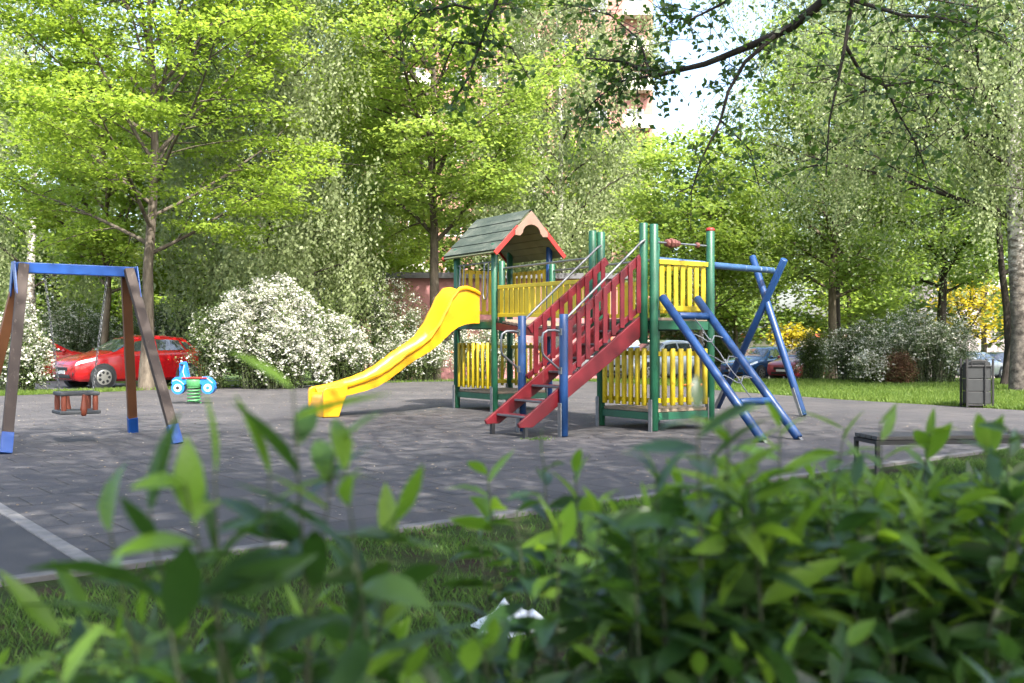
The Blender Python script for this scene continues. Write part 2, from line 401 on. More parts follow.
def tile_mat():
    m, nt = mat('rubber_tiles'); tc = nd(nt, 'ShaderNodeTexCoord')
    mp = nd(nt, 'ShaderNodeMapping'); mp.inputs['Rotation'].default_value = (0, 0, -TH); nt.links.new(tc.outputs['Object'], mp.inputs[0])
    nz = nd(nt, 'ShaderNodeTexNoise'); nz.inputs['Scale'].default_value = 6; nt.links.new(tc.outputs['Object'], nz.inputs['Vector'])
    va = nd(nt, 'ShaderNodeVectorMath', operation='MULTIPLY_ADD'); nt.links.new(nz.outputs['Color'], va.inputs[0]); va.inputs[1].default_value = (.012, .012, 0); nt.links.new(mp.outputs[0], va.inputs[2])
    br = nd(nt, 'ShaderNodeTexBrick'); br.offset = .5; br.squash = 1
    for k_, v_ in (('Scale', 1.), ('Mortar Size', .010), ('Mortar Smooth', .6), ('Bias', 0.), ('Brick Width', .5), ('Row Height', .5)): br.inputs[k_].default_value = v_
    br.inputs['Color1'].default_value = (.065, .0635, .0665, 1); br.inputs['Color2'].default_value = (.045, .0455, .050, 1); br.inputs['Mortar'].default_value = (.024, .022, .020, 1)
    nt.links.new(va.outputs[0], br.inputs['Vector'])
    big = noise(nt, .55, 5, .6); fine = noise(nt, 90, 4, .75); mid = noise(nt, 7, 6, .7)
    c = mixc(nt, 1., br.outputs['Color'], ramp(nt, big, [(.3, (.72, .72, .74)), (.7, (1.15, 1.1, 1.06))]), 'MULTIPLY')
    c = mixc(nt, 1., c, ramp(nt, fine, [(.3, (.55, .55, .55)), (.7, (1.3, 1.3, 1.3))]), 'MULTIPLY')
    f = ramp(nt, mid, [(.55, (0, 0, 0)), (.75, (.5, .5, .5))])
    c = mixc(nt, f, c, (.115, .092, .070))
    h = nd(nt, 'ShaderNodeMath', operation='MULTIPLY_ADD'); nt.links.new(br.outputs['Fac'], h.inputs[0]); h.inputs[1].default_value = -1.2; nt.links.new(fine, h.inputs[2])
    finish(nt, c, .85, bump=h.outputs[0], bstr=.5, bdist=.012, spec=.3); return m
def asphalt_mat(name, c, sc=120):
    m, nt = mat(name); f = noise(nt, sc, 4, .8); b = noise(nt, 1.2, 5)
    col = mixc(nt, 1., ramp(nt, f, [(.3, [x * .55 for x in c]), (.55, c), (.75, [x * 1.9 for x in c])]), ramp(nt, b, [(.3, (.8, .8, .8)), (.7, (1.15, 1.13, 1.1))]), 'MULTIPLY')
    finish(nt, col, .85, bump=f, bstr=.5, bdist=.006, spec=.3); return m
M['ground'] = ground_mat(); M['soil'] = soil_mat(); M['tiles'] = tile_mat()
M['asphalt'] = asphalt_mat('asphalt_path', (.042, .042, .045)); M['street'] = asphalt_mat('street_asphalt', (.09, .09, .095), 60)

# ground: one sheet to the horizon, sloping gently away behind the playground
xs = [-400, -150, -60, -30, -15, -8, -4, 0, 4, 8, 15, 30, 60, 150, 400]; ys = [-200, -40, -10, 0, 10, 20, 28, 33, 40, 50, 60, 78, 120, 400]
b = MB(); b.add([(x, y, terr(x, y)) for y in ys for x in xs], [(j * len(xs) + i, j * len(xs) + i + 1, (j + 1) * len(xs) + i + 1, (j + 1) * len(xs) + i) for j in range(len(ys) - 1) for i in range(len(xs) - 1)])
tag(b.build('lawn', 'ground'), None, kind='structure')
# shaded strip of turf in front of the kerb
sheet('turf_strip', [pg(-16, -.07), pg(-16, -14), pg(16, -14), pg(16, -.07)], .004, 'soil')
# rubber paving: polygon, left edge along the grey strip, right edge along the far lawn
LS = -2.45
pv = [pg(LS - .05, 0.0), pg(11.6, 0.0), Vector((9.31, 18.09, 0)), Vector((7.16, 21.7, 0)), Vector((5.6, 25.5, 0)), Vector((4.6, 29, 0)), Vector((2.6, 32.4, 0)), Vector((-.5, 32.9, 0)), Vector((-2.66, 32.27, 0)), Vector((-7.96, 28.09, 0)), Vector((-11.58, 23.6, 0)), Vector((-19, 17.2, 0)), pg(LS, 0) + (Vector((-12.2, 15.9, 0)))]
pv = [Vector((p.x, p.y, 0)) for p in pv]
sheet('rubber_paving', pv, .012, 'tiles')
path = [pg(LS - .09, 0), pg(LS - 8, 0), pg(LS - 8, 18), pg(LS - .09, 18)]
sheet('asphalt_path', path, .008, 'asphalt')
M['edging'] = plain('edging_concrete', (.115, .112, .108), .9, var=.3, sc=9, bstr=.5)
def kerb(name, a, bb, w=.11, h=.05, m='kerb'):
    k = MB(); L = (bb - a).length; d = (bb - a).normalized(); n = max(1, int(L)); 
    for i in range(n):
        p0 = a + d * (L * i / n + .004); p1 = a + d * (L * (i + 1) / n - .004)
        k.bar(p0 + Vector((0, 0, h / 2 - .06)), p1 + Vector((0, 0, h / 2 - .06)), w, h + .12)
    tag(k.build(name, m, None, None, .006), None, kind='structure')
kerb('kerb_stone', pg(-14, -.06), pg(12, -.06), .10, .035)
kerb('edging_strip', pg(LS - .07, .0), pg(LS - .07, 17.5), .095, .018, 'edging')
# street with parked cars behind the shrubs
S0 = Vector((-11.0, 28.8, 0)); su = gu; sv = gv
b = MB(); ss = [-60, -30, -10, 0, 5, 10, 20, 30, 45, 70, 120]
for s_ in ss:
    for w_ in (-2.0, 6.0):
        p = S0 + su * s_ + sv * w_; b.v.append((p.x, p.y, terr(p.x, p.y) + .02)); b.n += 1
b.f = [(2 * i, 2 * i + 2, 2 * i + 3, 2 * i + 1) for i in range(len(ss) - 1)]
tag(b.build('street', 'street'), None, kind='structure')

# grass blades: near lawn and sunny far verge
def blades(name, pts, m, h, w, r):
    n = len(pts); a = r.uniform(0, 6.283, n)
    D = np.stack([np.cos(a) * .55, np.sin(a) * .55, np.full(n, 1.)], 1) + r.normal(size=(n, 3)) * .15
    N = np.stack([-np.sin(a) + r.normal(size=n) * .3, np.cos(a), np.full(n, .3)], 1)
    hh = h * r.uniform(.45, 1.25, n)
    V, Q = leafquads(pts, D, N, hh, np.full(n, w), .1)
    return tag(npmesh(name, V, Q, m), None, None, None, 'stuff')
r = np.random.default_rng(3)
n = 230000; a = r.uniform(-9, 9.5, n); bdepth = -.12 - r.uniform(0, 1, n) ** 1.2 * 5.2
p = np.array(K0)[None, :] + a[:, None] * np.array(gu) + bdepth[:, None] * np.array(gv)
lump = np.sin(p[:, 0] * 3.1 + 1.3 * np.sin(p[:, 1] * 2.3)) * np.sin(p[:, 1] * 2.7 + .8 * np.sin(p[:, 0] * 4.1)) + r.normal(size=n) * .35
keep = (p[:, 1] > 1.6) & (lump > -.45 + .75 * (bdepth > -.5)); p = p[keep]; p[:, 2] = 0
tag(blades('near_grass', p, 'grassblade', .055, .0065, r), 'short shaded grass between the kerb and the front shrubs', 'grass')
n = 260000; px = r.uniform(-30, 1060, n); yy = r.uniform(377, 413, n); d = 1194 / (yy - 345)
p = np.stack([(px - 512) / F * d, d, np.zeros(n)], 1)
inside = np.zeros(n, bool); poly = [(q.x, q.y) for q in pv]
for i in range(len(poly)):
    x0, y0 = poly[i]; x1, y1 = poly[(i + 1) % len(poly)]
    cnd = ((y0 > p[:, 1]) != (y1 > p[:, 1])) & (p[:, 0] < (x1 - x0) * (p[:, 1] - y0) / (y1 - y0 + 1e-9) + x0); inside ^= cnd
rel = p - np.array(S0); sw = rel[:, 0] * sv.x + rel[:, 1] * sv.y
keep = ~inside & ((sw < -2.05) | (sw > 6.05)); p = p[keep]; p[:, 2] = -.032 * np.clip(p[:, 1] - 33, 0, 45)
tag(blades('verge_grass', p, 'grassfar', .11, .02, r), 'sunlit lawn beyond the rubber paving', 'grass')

# ------------------------------------------------------------------ play structure (local x = along the slide and stairs, y = along the bridge)
PT = R(34); PO = Vector((1.95, 13.68, 0))
ps = thing('play_structure', 'large wooden climbing frame with roofed tower, yellow slide, red stairs and blue ladder', 'climbing frame', PO, PT)
Q1, Q2, Q3, Q4 = (0, 0), (0, 1.15), (1.08, 0), (1.08, 1.15)
P2, P1, P3, P4 = (.35, 4.56), (.35, 5.86), (1.55, 4.56), (1.55, 5.86)
ZB, ZA, rp = 1.58, 1.66, .06
def post(p, z1, m='green', z0=0.02, r_=rp, shoe=True, label=None):
    o = MB().log((p[0], p[1], z0), (p[0], p[1], z1), r_, 16, .12).build('post', m, ps, 50)
    if label: o['label'] = label
    if shoe:
        MB().box((p[0] - r_ - .012, p[1] - .005, .23), (.014, .07, .44)).build('post_shoe', 'zinc', o, None, .002)
    return o
for p, z in ((Q1, 2.86), (Q2, 2.86), (Q3, 2.84), (Q4, 2.84), (P1, 3.0), (P2, 3.0), (P4, 3.0)): 
    o = post(p, z)
    if p is Q3: MB().log((p[0], p[1], 2.82), (p[0], p[1], 2.88), rp + .006, 16, .3).build('post_cap', 'redbright', o, 50)
post(P3, 3.0, 'blue', label='blue tower post')
for p in ((-.10, .10), (-.10, 1.22)): MB().log((p[0], p[1], 1.22), (p[0], p[1], 2.88), .058, 14).build('newel_post', 'green', ps, 50)
for p in ((.40, 4.40), (1.50, 4.40)): MB().log((p[0], p[1], 1.3), (p[0], p[1], 2.68), .055, 14).build('newel_post', 'green', ps, 50)
for p in ((-1.52, .04), (-1.52, .99)):
    o = post(p, 1.6, 'blue', r_=.057, label='short blue stair post')
    st = MB(); y = p[1]
    st.tube([(-1.57, y, 1.37), (-1.66, y, 1.39), (-1.78, y, 1.385), (-1.845, y, 1.35), (-1.86, y, 1.29), (-1.86, y, 1.12), (-1.84, y, 1.07), (-1.57, y, .87)], .016, 8)
    st.box((-1.575, y, 1.37), (.02, .06, .09)); st.box((-1.575, y, .87), (.02, .06, .09))
    st.build('grab_handle', 'steeldark', o, 50)
def platform(a, c, z, low):
    x0, y0 = a; x1, y1 = c; b = MB(); n = int((y1 - y0) / .12)
    for i in range(n):
        yy = y0 + (i + .5) * (y1 - y0) / n; b.box(((x0 + x1) / 2, yy, z - .02), (x1 - x0 - .02, (y1 - y0) / n - .008, .04))
    o = b.build('platform' if not low else 'lower_deck', 'deckwood', ps, None, .004)
    e = MB(); hh = .12 if not low else .10
    for (u0, v0, u1, v1) in ((x0, y0, x1, y0), (x0, y1, x1, y1), (x0, y0, x0, y1), (x1, y0, x1, y1)):
        dd = Vector((u1 - u0, v1 - v0, 0)).normalized() * .066
        e.bar(Vector((u0, v0, z - .045 - hh / 2)) + dd, Vector((u1, v1, z - .045 - hh / 2)) - dd, .055, hh)
    e.build('deck_beam', 'green', o, None, .005)
platform(Q1, Q4, ZB, False); platform(Q1, Q4, .31, True)
platform(P2, P4, ZA, False); platform(P2, P4, .37, True)
def fence(p, q, z0, z1, n, w=.06, t=.03, name='railing_panel', round_=False, z0b=None, z1b=None, inset=.075, m='yellow'):
    a = Vector((p[0], p[1], 0)); c = Vector((q[0], q[1], 0)); d = (c - a).normalized(); nn = Vector((-d.y, d.x, 0))
    a = a + d * inset; c = c - d * inset; z0b = z0 if z0b is None else z0b; z1b = z1 if z1b is None else z1b
    sl = MB()
    for i in range(n):
        f = (i + .5) / n; x = a.lerp(c, f); za = z0 + (z0b - z0) * f; zb = z1 + (z1b - z1) * f
        y = x - nn * ((.018 + t / 2) if round_ else 0)
        if round_: sl.log(y + Vector((0, 0, za)), y + Vector((0, 0, zb)), w / 2, 10, .2)
        else: sl.bar(y + Vector((0, 0, za)), y + Vector((0, 0, zb)), w, t, d.cross(Vector((0, 0, 1))))
    o = sl.build(name, m, ps, 50 if round_ else None, 0 if round_ else .005)
    for f in ((.09, .91) if round_ else (.045, .955)):
        za = z0 + (z1 - z0) * f; zb = z0b + (z1b - z0b) * f; k_ = Vector() if round_ else -nn * (t / 2 + .013)
        MB().bar(a + Vector((0, 0, za)) + k_, c + Vector((0, 0, zb)) + k_, .03 if round_ else .022, .065).build('rail', m, o, None, .004)
    return o
# lower picket panels
fence(Q2, Q1, .36, 1.16, 7, .075, .05, 'picket_panel', True); fence(Q1, Q3, .36, 1.15, 6, .075, .05, 'picket_panel', True)
fence(P1, P2, .42, 1.24, 7, .062, .05, 'picket_panel', True); fence(P4, P1, .42, 1.24, 7, .062, .05, 'picket_panel', True); fence(P3, P4, .42, 1.24, 7, .062, .05, 'picket_panel', True)
# upper panels
fence(Q1, Q3, 1.68, 2.38, 7, .078, .022); fence(Q3, Q4, 1.68, 2.38, 7, .078, .022)
fence(P4, P1, 1.78, 2.62, 7, .085, .022); fence(P3, P4, 1.78, 2.6, 7, .085, .022)
# bridge
br = MB(); N = 24; sag = lambda f: -.10 * 4 * f * (1 - f)
for i in range(N):
    f = (i + .5) / N; y = 4.50 - f * 3.3; x0 = .40 + (.05 - .40) * f; x1 = 1.50 + (1.04 - 1.50) * f
    br.box(((x0 + x1) / 2, y, ZA - .03 + (ZB - ZA) * f + sag(f)), (x1 - x0, .125, .04))
bridge = br.build('bridge_deck', 'deckwood', ps, None, .004)
for (xa, xb) in ((.37, .03), (1.53, 1.06)):
    s_ = MB()
    pts = [Vector((xa + (xb - xa) * f, 4.52 - f * 3.34, ZA - .12 + (ZB - ZA) * f + sag(f))) for f in [i / 12 for i in range(13)]]
    for i in range(12): s_.bar(pts[i], pts[i + 1], .05, .12)
    s_.build('bridge_beam', 'red', bridge, 30)
fence((.37, 4.52), (.03, 1.2), 1.70, 2.24, 17, .125, .022, 'bridge_railing', z0b=1.62, z1b=2.18, inset=.1)
fence((1.53, 4.52), (1.06, 1.2), 1.70, 2.24, 17, .125, .022, 'bridge_railing', z0b=1.62, z1b=2.18, inset=.1)
for (xa, xb, z) in ((.41, .02, 2.55), (1.50, 1.02, 2.55)):
    MB().tube([(xa, 4.36, z), (xb, 1.2, z - .05)], .017, 8).build('handrail', 'steeldark', ps, 50)
# staircase
stair = None
xs0, xs1 = -2.16, -.06; slope = (1.53 - .15) / 2.1
def zst(x): return .15 + (x - xs0) * slope
stair = MB()
for i in range(7):
    z = .27 + i * .187; x = xs0 + (z - .12) / slope + .02
    stair.box((x + .01, .515, z), (.20, .70, .035))
stair = stair.build('stair_treads', 'red', ps, None, .005)
nose = MB()
for i in range(7):
    z = .27 + i * .187; x = xs0 + (z - .12) / slope + .02
    nose.box((x - .094, .515, z + .004), (.018, .704, .026))
nose.build('tread_edging', 'steel', stair, None, .003)
for y in (.13, .90):
    th = .23
    poly = [(xs0, .15), (xs0 + .16, .15), (xs1, zst(xs1) - .13 + .0), (xs1, zst(xs1) + .16), (xs0 + .005, .19)]
    poly = [(xs0, .15), (xs0 + .20, .15), (xs1, 1.36), (xs1, 1.66), (xs0 - .02, .20)]
    MB().prism(poly, (0, y, 0), (1, 0, 0), (0, 0, 1), .045, (0, 1, 0)).build('stringer', 'red', stair, None, .006)
    MB().box((xs0 + .1, y, .08), (.05, .05, .15)).build('stair_foot', 'black', stair)
    rb = MB(); z0r, z1r = 1.40, 2.42
    rb.bar((-1.46, y, z0r), (-.10, y, z1r), .04, .11)
    bl = rb.build('banister', 'red', ps, None, .006)
    MB().bar((-1.50, y, .76), (-.10, y, 1.74), .036, .07).build('lower_rail', 'red', bl, None, .006)
    sl = MB()
    for i in range(9):
        f = (i + .45) / 9; x = -1.44 + f * 1.33; zt = z0r + (z1r - z0r) * (x + 1.46) / 1.36; zb = .76 + .98 * (x + 1.5) / 1.4
        sl.box((x, y - .032, (zt + zb) / 2 + .01), (.075, .022, zt - zb + .10))
    sl.build('balusters', 'red', bl, None, .005)
    yr = y - .09 if y < .5 else y + .09
    MB().tube([(-1.5, yr, 1.50), (-1.46, yr, 1.56), (-.2, yr, 2.60), (-.13, yr, 2.64)], .018, 8).build('handrail', 'steel', bl, 50)
# roof of the left tower
rf = MB(); xr, zr, ze, hw = .95, 3.60, 2.83, .75; y0, y1 = P2[1] - .25, P1[1] + .24
nrow = 4
for sgn in (-1, 1):
    for k_ in range(nrow):
        f0 = k_ / nrow; f1 = min(1.0, (k_ + 1.10) / nrow)
        lift0, lift1 = .030, .045
        if k_ == nrow - 1: f1 = 1.0
        a0 = Vector((xr + sgn * hw * f0, y0, zr + (ze - zr) * f0 + .014)); a1 = Vector((xr + sgn * hw * f1, y0, zr + (ze - zr) * f1 + .034))
        w_ = Vector((0, y1 - y0, 0)); up = Vector((sgn * .7, 0, .7)) * .016
        V = [a0, a1, a1 + w_, a0 + w_, a0 + up, a1 + up, a1 + w_ + up, a0 + w_ + up]
        rf.add(V, [(0, 1, 2, 3), (7, 6, 5, 4), (0, 4, 5, 1), (1, 5, 6, 2), (2, 6, 7, 3), (3, 7, 4, 0)])
def roof_mat():
    m, nt = mat('green_roof_felt'); n1 = noise(nt, 5, 6, .7, stretch=(1, .35, 1)); n2 = noise(nt, 70, 4, .7)
    c = ramp(nt, n1, [(.3, (.026, .038, .030)), (.5, (.042, .056, .045)), (.72, (.10, .11, .09))])
    c = mixc(nt, 1., c, ramp(nt, n2, [(.3, (.65, .65, .65)), (.7, (1.25, 1.25, 1.25))]), 'MULTIPLY')
    finish(nt, c, .85, bump=n1, bstr=.5, bdist=.02, spec=.25); return m
M['felt'] = roof_mat()
M['mossboard'] = paint('roof_boards', (.10, .115, .06), .8, .4, (.2, .19, .11), (.15, 1, .15), 16)
roof = rf.build('roof', 'felt', ps, None, .003)
ub = MB()
for sgn in (-1, 1):
    nb = 7
    for k_ in range(nb):
        f0 = k_ / nb + .004; f1 = (k_ + 1) / nb - .004
        if sgn > 0 and k_ == 0: f0 += .02
        a0 = Vector((xr + sgn * hw * f0, y0 + .02, zr + (ze - zr) * f0 - .03)); a1 = Vector((xr + sgn * hw * f1, y0 + .02, zr + (ze - zr) * f1 - .03))
        w_ = Vector((0, y1 - y0 - .04, 0)); up = Vector((sgn * .7, 0, .7)) * .03
        ub.add([a0, a1, a1 + w_, a0 + w_, a0 + up, a1 + up, a1 + w_ + up, a0 + w_ + up], [(3, 2, 1, 0), (4, 5, 6, 7), (1, 5, 4, 0), (2, 6, 5, 1), (3, 7, 6, 2), (0, 4, 7, 3)])
ub.build('roof_boards', 'mossboard', roof)
for yy in (y0 - .012, y1 + .012):
    for sgn in (-1, 1):
        fa = MB().bar((xr + sgn * hw * .36, yy, zr - .77 * .36 - .03), (xr + sgn * (hw + .01), yy, ze - .03), .028, .085, (0, 0, 1)); fa.build('fascia_board', 'redbright', roof, None, .004)
    g = []
    def rl(f): return zr - .77 * f
    poly = [(-.43 * hw / .82, rl(.43) - .0)]
    outer = [(-hw * .46, rl(.46) - .02), (0, zr - .01), (hw * .46, rl(.46) - .02)]
    inner = [(hw * .47, zr - .455), (hw * .33, zr - .46), (hw * .28, zr - .42)]
    for i in range(9):
        a_ = math.pi * i / 8; inner.append((hw * .26 * math.cos(a_), zr - .41 + .16 * math.sin(a_)))
    inner += [(-hw * .28, zr - .42), (-hw * .33, zr - .46), (-hw * .47, zr - .455)]
    top = outer; low = inner[::-1]          # left to right
    gb = MB(); V = []; 
    nn_ = len(low)
    for t_ in (-.014, .014):
        for (x, z) in low: V.append((xr + x, yy - .002 + t_ + (-.018 if yy < 5 else .018), z))
        for (x, z) in low:
            xt = max(-hw * .47, min(hw * .47, x)); V.append((xr + xt, yy - .002 + t_ + (-.018 if yy < 5 else .018), zr - .01 - abs(xt) / hw * .77 - .0))
    Fc = []
    for i in range(nn_ - 1):
        Fc += [(i, i + 1, nn_ + i + 1, nn_ + i), (2 * nn_ + i + 1, 2 * nn_ + i, 3 * nn_ + i, 3 * nn_ + i + 1),
               (i + 1, i, 2 * nn_ + i, 2 * nn_ + i + 1), (nn_ + i, nn_ + i + 1, 3 * nn_ + i + 1, 3 * nn_ + i)]
    Fc += [(0, nn_, 3 * nn_, 2 * nn_), (nn_ - 1, 3 * nn_ - 1, 4 * nn_ - 1, 2 * nn_ - 1)]
    gb.add(V, Fc); gb.build('gable_board', 'pinkwood', roof)
# slide
sp = [(0.0, 1.66, .50), (.12, 1.66, .56), (.28, 1.64, .62), (.42, 1.60, .64), (.56, 1.52, .58), (.70, 1.40, .44), (.86, 1.26, .30), (1.05, 1.14, .20), (1.25, 1.04, .17), (1.45, .93, .17), (1.65, .79, .17), (1.85, .66, .17), (2.05, .56, .17), (2.3, .49, .155), (2.55, .44, .14), (2.75, .415, .12), (2.92, .40, .11)]
def zint(x, k_):
    for i in range(len(sp) - 1):
        if sp[i][0] <= x <= sp[i + 1][0]:
            f = (x - sp[i][0]) / (sp[i + 1][0] - sp[i][0]); f = f * f * (3 - 2 * f) * .35 + f * .65; return sp[i][k_] + (sp[i + 1][k_] - sp[i][k_]) * f
    return sp[-1][k_]
def slide():
    xc, yc = .27, 5.21; V = []; ns = 60
    prof = lambda h, w: [(-w - .012, -.07), (-w - .012, max(.0, h - .075)), (-w - .045, max(.02, h - .07)), (-w - .058, h - .045), (-w - .055, h - .018), (-w - .035, h - .002), (-w - .005, h), (-w + .02, h - .015), (-w + .03, h * .55), (-w + .055, .06), (-w + .105, .015), (-w * .5, .0), (0, -.004), (w * .5, .0), (w - .105, .015), (w - .055, .06), (w - .03, h * .55), (w - .02, h - .015), (w + .005, h), (w + .035, h - .002), (w + .055, h - .018), (w + .058, h - .045), (w + .045, max(.02, h - .07)), (w + .012, max(.0, h - .075)), (w + .012, -.07), (w * .5, -.075), (0, -.08), (-w * .5, -.075)]
    for i in range(ns + 1):
        x = 2.92 * i / ns; z = zint(x, 1); h = zint(x, 2)
        for (y, dz) in prof(h, .27): V.append((xc - x, yc + y, z + dz))
    n = len(prof(1, .27)); Fc = [(i * n + j, i * n + (j + 1) % n, (i + 1) * n + (j + 1) % n, (i + 1) * n + j) for i in range(ns) for j in range(n)]
    Fc += [tuple(range(n)), tuple(range((ns + 1) * n - 1, ns * n - 1, -1))]
    # end box: rounded nose reaching the ground
    b = MB(); b.add(V, Fc)
    pr = [(0, .41), (.05, .405), (.085, .375), (.10, .31), (.115, .02), (-.16, .02), (-.20, .16), (-.24, .30), (-.30, .37)]
    m_ = len(pr); W = [(xc - 2.92 - a + .02, yc + s_ * .29, z_ ) for s_ in (-1, 1) for (a, z_) in pr]
    b.add(W, [tuple(range(m_ - 1, -1, -1)), tuple(range(m_, 2 * m_))] + [(i, (i + 1) % m_, m_ + (i + 1) % m_, m_ + i) for i in range(m_)])
    o = b.build('slide', 'plastic_yellow', ps, 38)
    for s_ in (-1, 1):   # flanges that close the walls to the nose
        MB().prism([(-.30, .40), (-.22, .22), (-.15, .02), (.125, .02), (.13, .42), (.115, .475), (.07, .50), (0, .508), (-.15, .515), (-.30, .535)], (xc - 2.92 + .02, yc + s_ * .297, 0), (-1, 0, 0), (0, 0, 1), .062, (0, 1, 0)).build('slide_lip', 'plastic_yellow', o, 40, .012)
slide()
sb = MB(); sb.tube([(.35, 4.60, 2.68), (.35, 5.82, 2.68)], .017, 8)
for ya, yb in ((4.72, 4.86), (5.56, 5.70)):
    sb.tube([(.33, ya, 2.68), (.30, ya, 2.1), (.30, ya + .03, 2.02), (.30, yb - .03, 2.02), (.30, yb, 2.1), (.33, yb, 2.68)], .014, 8)
sb.build('safety_bar', 'steeldark', ps, 50)
# ladder with a rope net
ld = MB(); lad = None
for x in (.06, .71):
    o = MB().log((x, -1.90, .03), (x, -.10, 1.86), .058, 16, .2).build('ladder_rail', 'blue', ps, 50)
    MB().bar((x - .0, -1.98, -.02), (x, -1.76, .19), .05, .012, (0, -1, 1)).build('rail_shoe', 'zinc', o)
for t in (.245, .855): MB().log((.115, -1.9 + 1.8 * t, .03 + 1.83 * t), (.655, -1.9 + 1.8 * t, .03 + 1.83 * t), .05, 14, .2).build('rung', 'blue', ps, 50)
net = MB(); lp = lambda x, t, s=0: Vector((x, -1.9 + 1.8 * t - s * .5, .03 + 1.83 * t - s * .5))
net.tube([lp(.385 + .012 * math.sin(i * 2), .855 - .61 * i / 10, .10 * math.sin(math.pi * i / 10)) for i in range(11)], .009, 6)
for t in (.42, .56, .71):
    net.tube([lp(.115 + .54 * i / 8, t + .02 * math.sin(i * 1.3), .12 * math.sin(math.pi * i / 8)) for i in range(9)], .008, 6)
    net.sphere(lp(.385, t, .12), .022, 8, 6)
net.build('rope_net', 'rope', ps, 50)
# swing beam carried by a crossed frame
o = MB().log((1.12, 1.17, 2.50), (4.24, 1.62, 2.50), .055, 16, .15).build('swing_beam', 'blue_worn', ps, 50)
for (a, c) in (((4.03, .78, .02), (4.20, 2.06, 2.78)), ((4.34, 3.06, .02), (4.05, 1.20, 2.66))):
    o = MB().log(a, c, .062, 16, .15).build('frame_leg', 'blue', ps, 50)
    a = Vector(a); d = (Vector(c) - a).normalized()
    MB().bar(a + Vector((-.07, -.01, 0)), a + Vector((-.07, -.01, 0)) + d * .5, .06, .014, (-1, 0, 0)).build('leg_shoe', 'zinc', o)
# bead bar between the posts
o = MB().tube([(.03, .03, 2.62), (1.06, .02, 2.62)], .014, 8).build('bead_bar', 'steeldark', ps, 50)
for x, rr in ((.28, .055), (.345, .07), (.41, .06), (.47, .045), (.85, .04)):
    MB().tube([(x - .03, .03, 2.62), (x - .02, .03, 2.62), (x + .02, .03, 2.62), (x + .03, .03, 2.62)], [rr * .7, rr, rr, rr * .7], 8).build('wooden_bead', 'bead', o, 40)

def pl(x, y, z):     # play structure local to world
    c, s = math.cos(PT), math.sin(PT); return Vector((PO.x + x * c - y * s, PO.y + x * s + y * c, z))
# chain helper
def chain(mb, a, c, link=.045, r_=.0045, w=.014):
    a = Vector(a); c = Vector(c); n = int((c - a).length / (link * .72)); d = (c - a).normalized(); x = d.orthogonal().normalized(); y = d.cross(x)
    for i in range(n):
        p = a + (c - a) * ((i + .5) / n); s_ = x if i % 2 else y
        pts = [p + d * link / 2 * math.cos(t) + s_ * w * math.sin(t) for t in [2 * math.pi * k_ / 8 for k_ in range(9)]]
        mb.tube(pts, r_, 4, False)
hs = thing('hanging_swing', 'small orange swing seat on thin chains under the blue pole beam', 'swing', pl(2.1, 1.31, 0), PT)
for dx in (-.16, .16):
    c_ = MB(); chain(c_, (dx * .6, 0, 2.44), (dx, 0, .58), .06, .005, .016); c_.build('chain', 'steel', hs)
MB().box((0, 0, .56), (.42, .17, .035)).build('seat', 'orange', hs, None, .012)

# ------------------------------------------------------------------ toddler swing
WF = R(35.8)
sw = thing('swing_frame', 'brown timber swing frame with a blue top beam and blue feet', 'swing frame', (-5.34, 12.2, 0), WF)
MB().box((0, 0, 2.12), (1.36, .13, .125)).build('top_beam', 'bluebright', sw, None, .008)
for sx_ in (-1, 1):
    for sy in (-1, 1):
        tp = Vector((sx_ * .60, sy * .075, 2.15)); ft = Vector((sx_ * .93, sy * .96, .02))
        mt = 'orangewood' if (sy > 0) else 'darkwood'
        o = MB().bar(tp, ft, .085, .115, (1, 0, 0)).build('leg', mt, sw, None, .006)
        d = (tp - ft).normalized()
        MB().bar(ft - d * .01, ft + d * .23, .095, .125, (1, 0, 0)).build('foot_sleeve', 'bluebright', o, None, .004)
    br_ = MB(); 
    br_.prism([(-.10, 2.19), (.10, 2.19), (.27, 1.80), (.17, 1.78), (0, 2.10), (-.17, 1.78), (-.27, 1.80)], (sx_ * .70, 0, 0), (0, 1, 0), (0, 0, 1), .012, (1, 0, 0))
    br_.build('corner_plate', 'bluebright', sw)
tsw = thing('toddler_swing', 'boxed toddler swing seat with red bottle spindles on chains', 'swing', (-5.34, 12.2, 0), WF)
for dx in (-.36, .36):
    c_ = MB(); chain(c_, (dx, 0, 2.05), (dx * .53, 0, .64), .05, .0042, .013); c_.build('chain', 'steel', tsw)
fr_ = MB(); zs = .61
for (x, y, wx, wy) in ((0, .19, .45, .06), (0, -.19, .45, .06), (-.195, 0, .06, .32), (.195, 0, .06, .32)): fr_.box((x, y, zs), (wx, wy, .045))
fr_.build('top_rim', 'rubber', tsw, None, .012)
MB().box((0, 0, .385), (.47, .46, .045)).build('seat', 'rubber', tsw, None, .012)
for x in (-.18, .18):
    for y in (-.18, .18):
        MB().tube([(x, y, .40), (x, y, .50), (x, y, .59)], [.03, .034, .03], 10).build('spindle', 'redwood', tsw, 50)
for (x, y) in ((-.06, .19), (.04, -.21)):
    MB().tube([(x, y, .34), (x, y, .36), (x, y, .43), (x, y, .48), (x, y, .55), (x, y, .60)], [.02, .036, .042, .032, .024, .02], 12).build('bottle_spindle', 'redwood', tsw, 50)

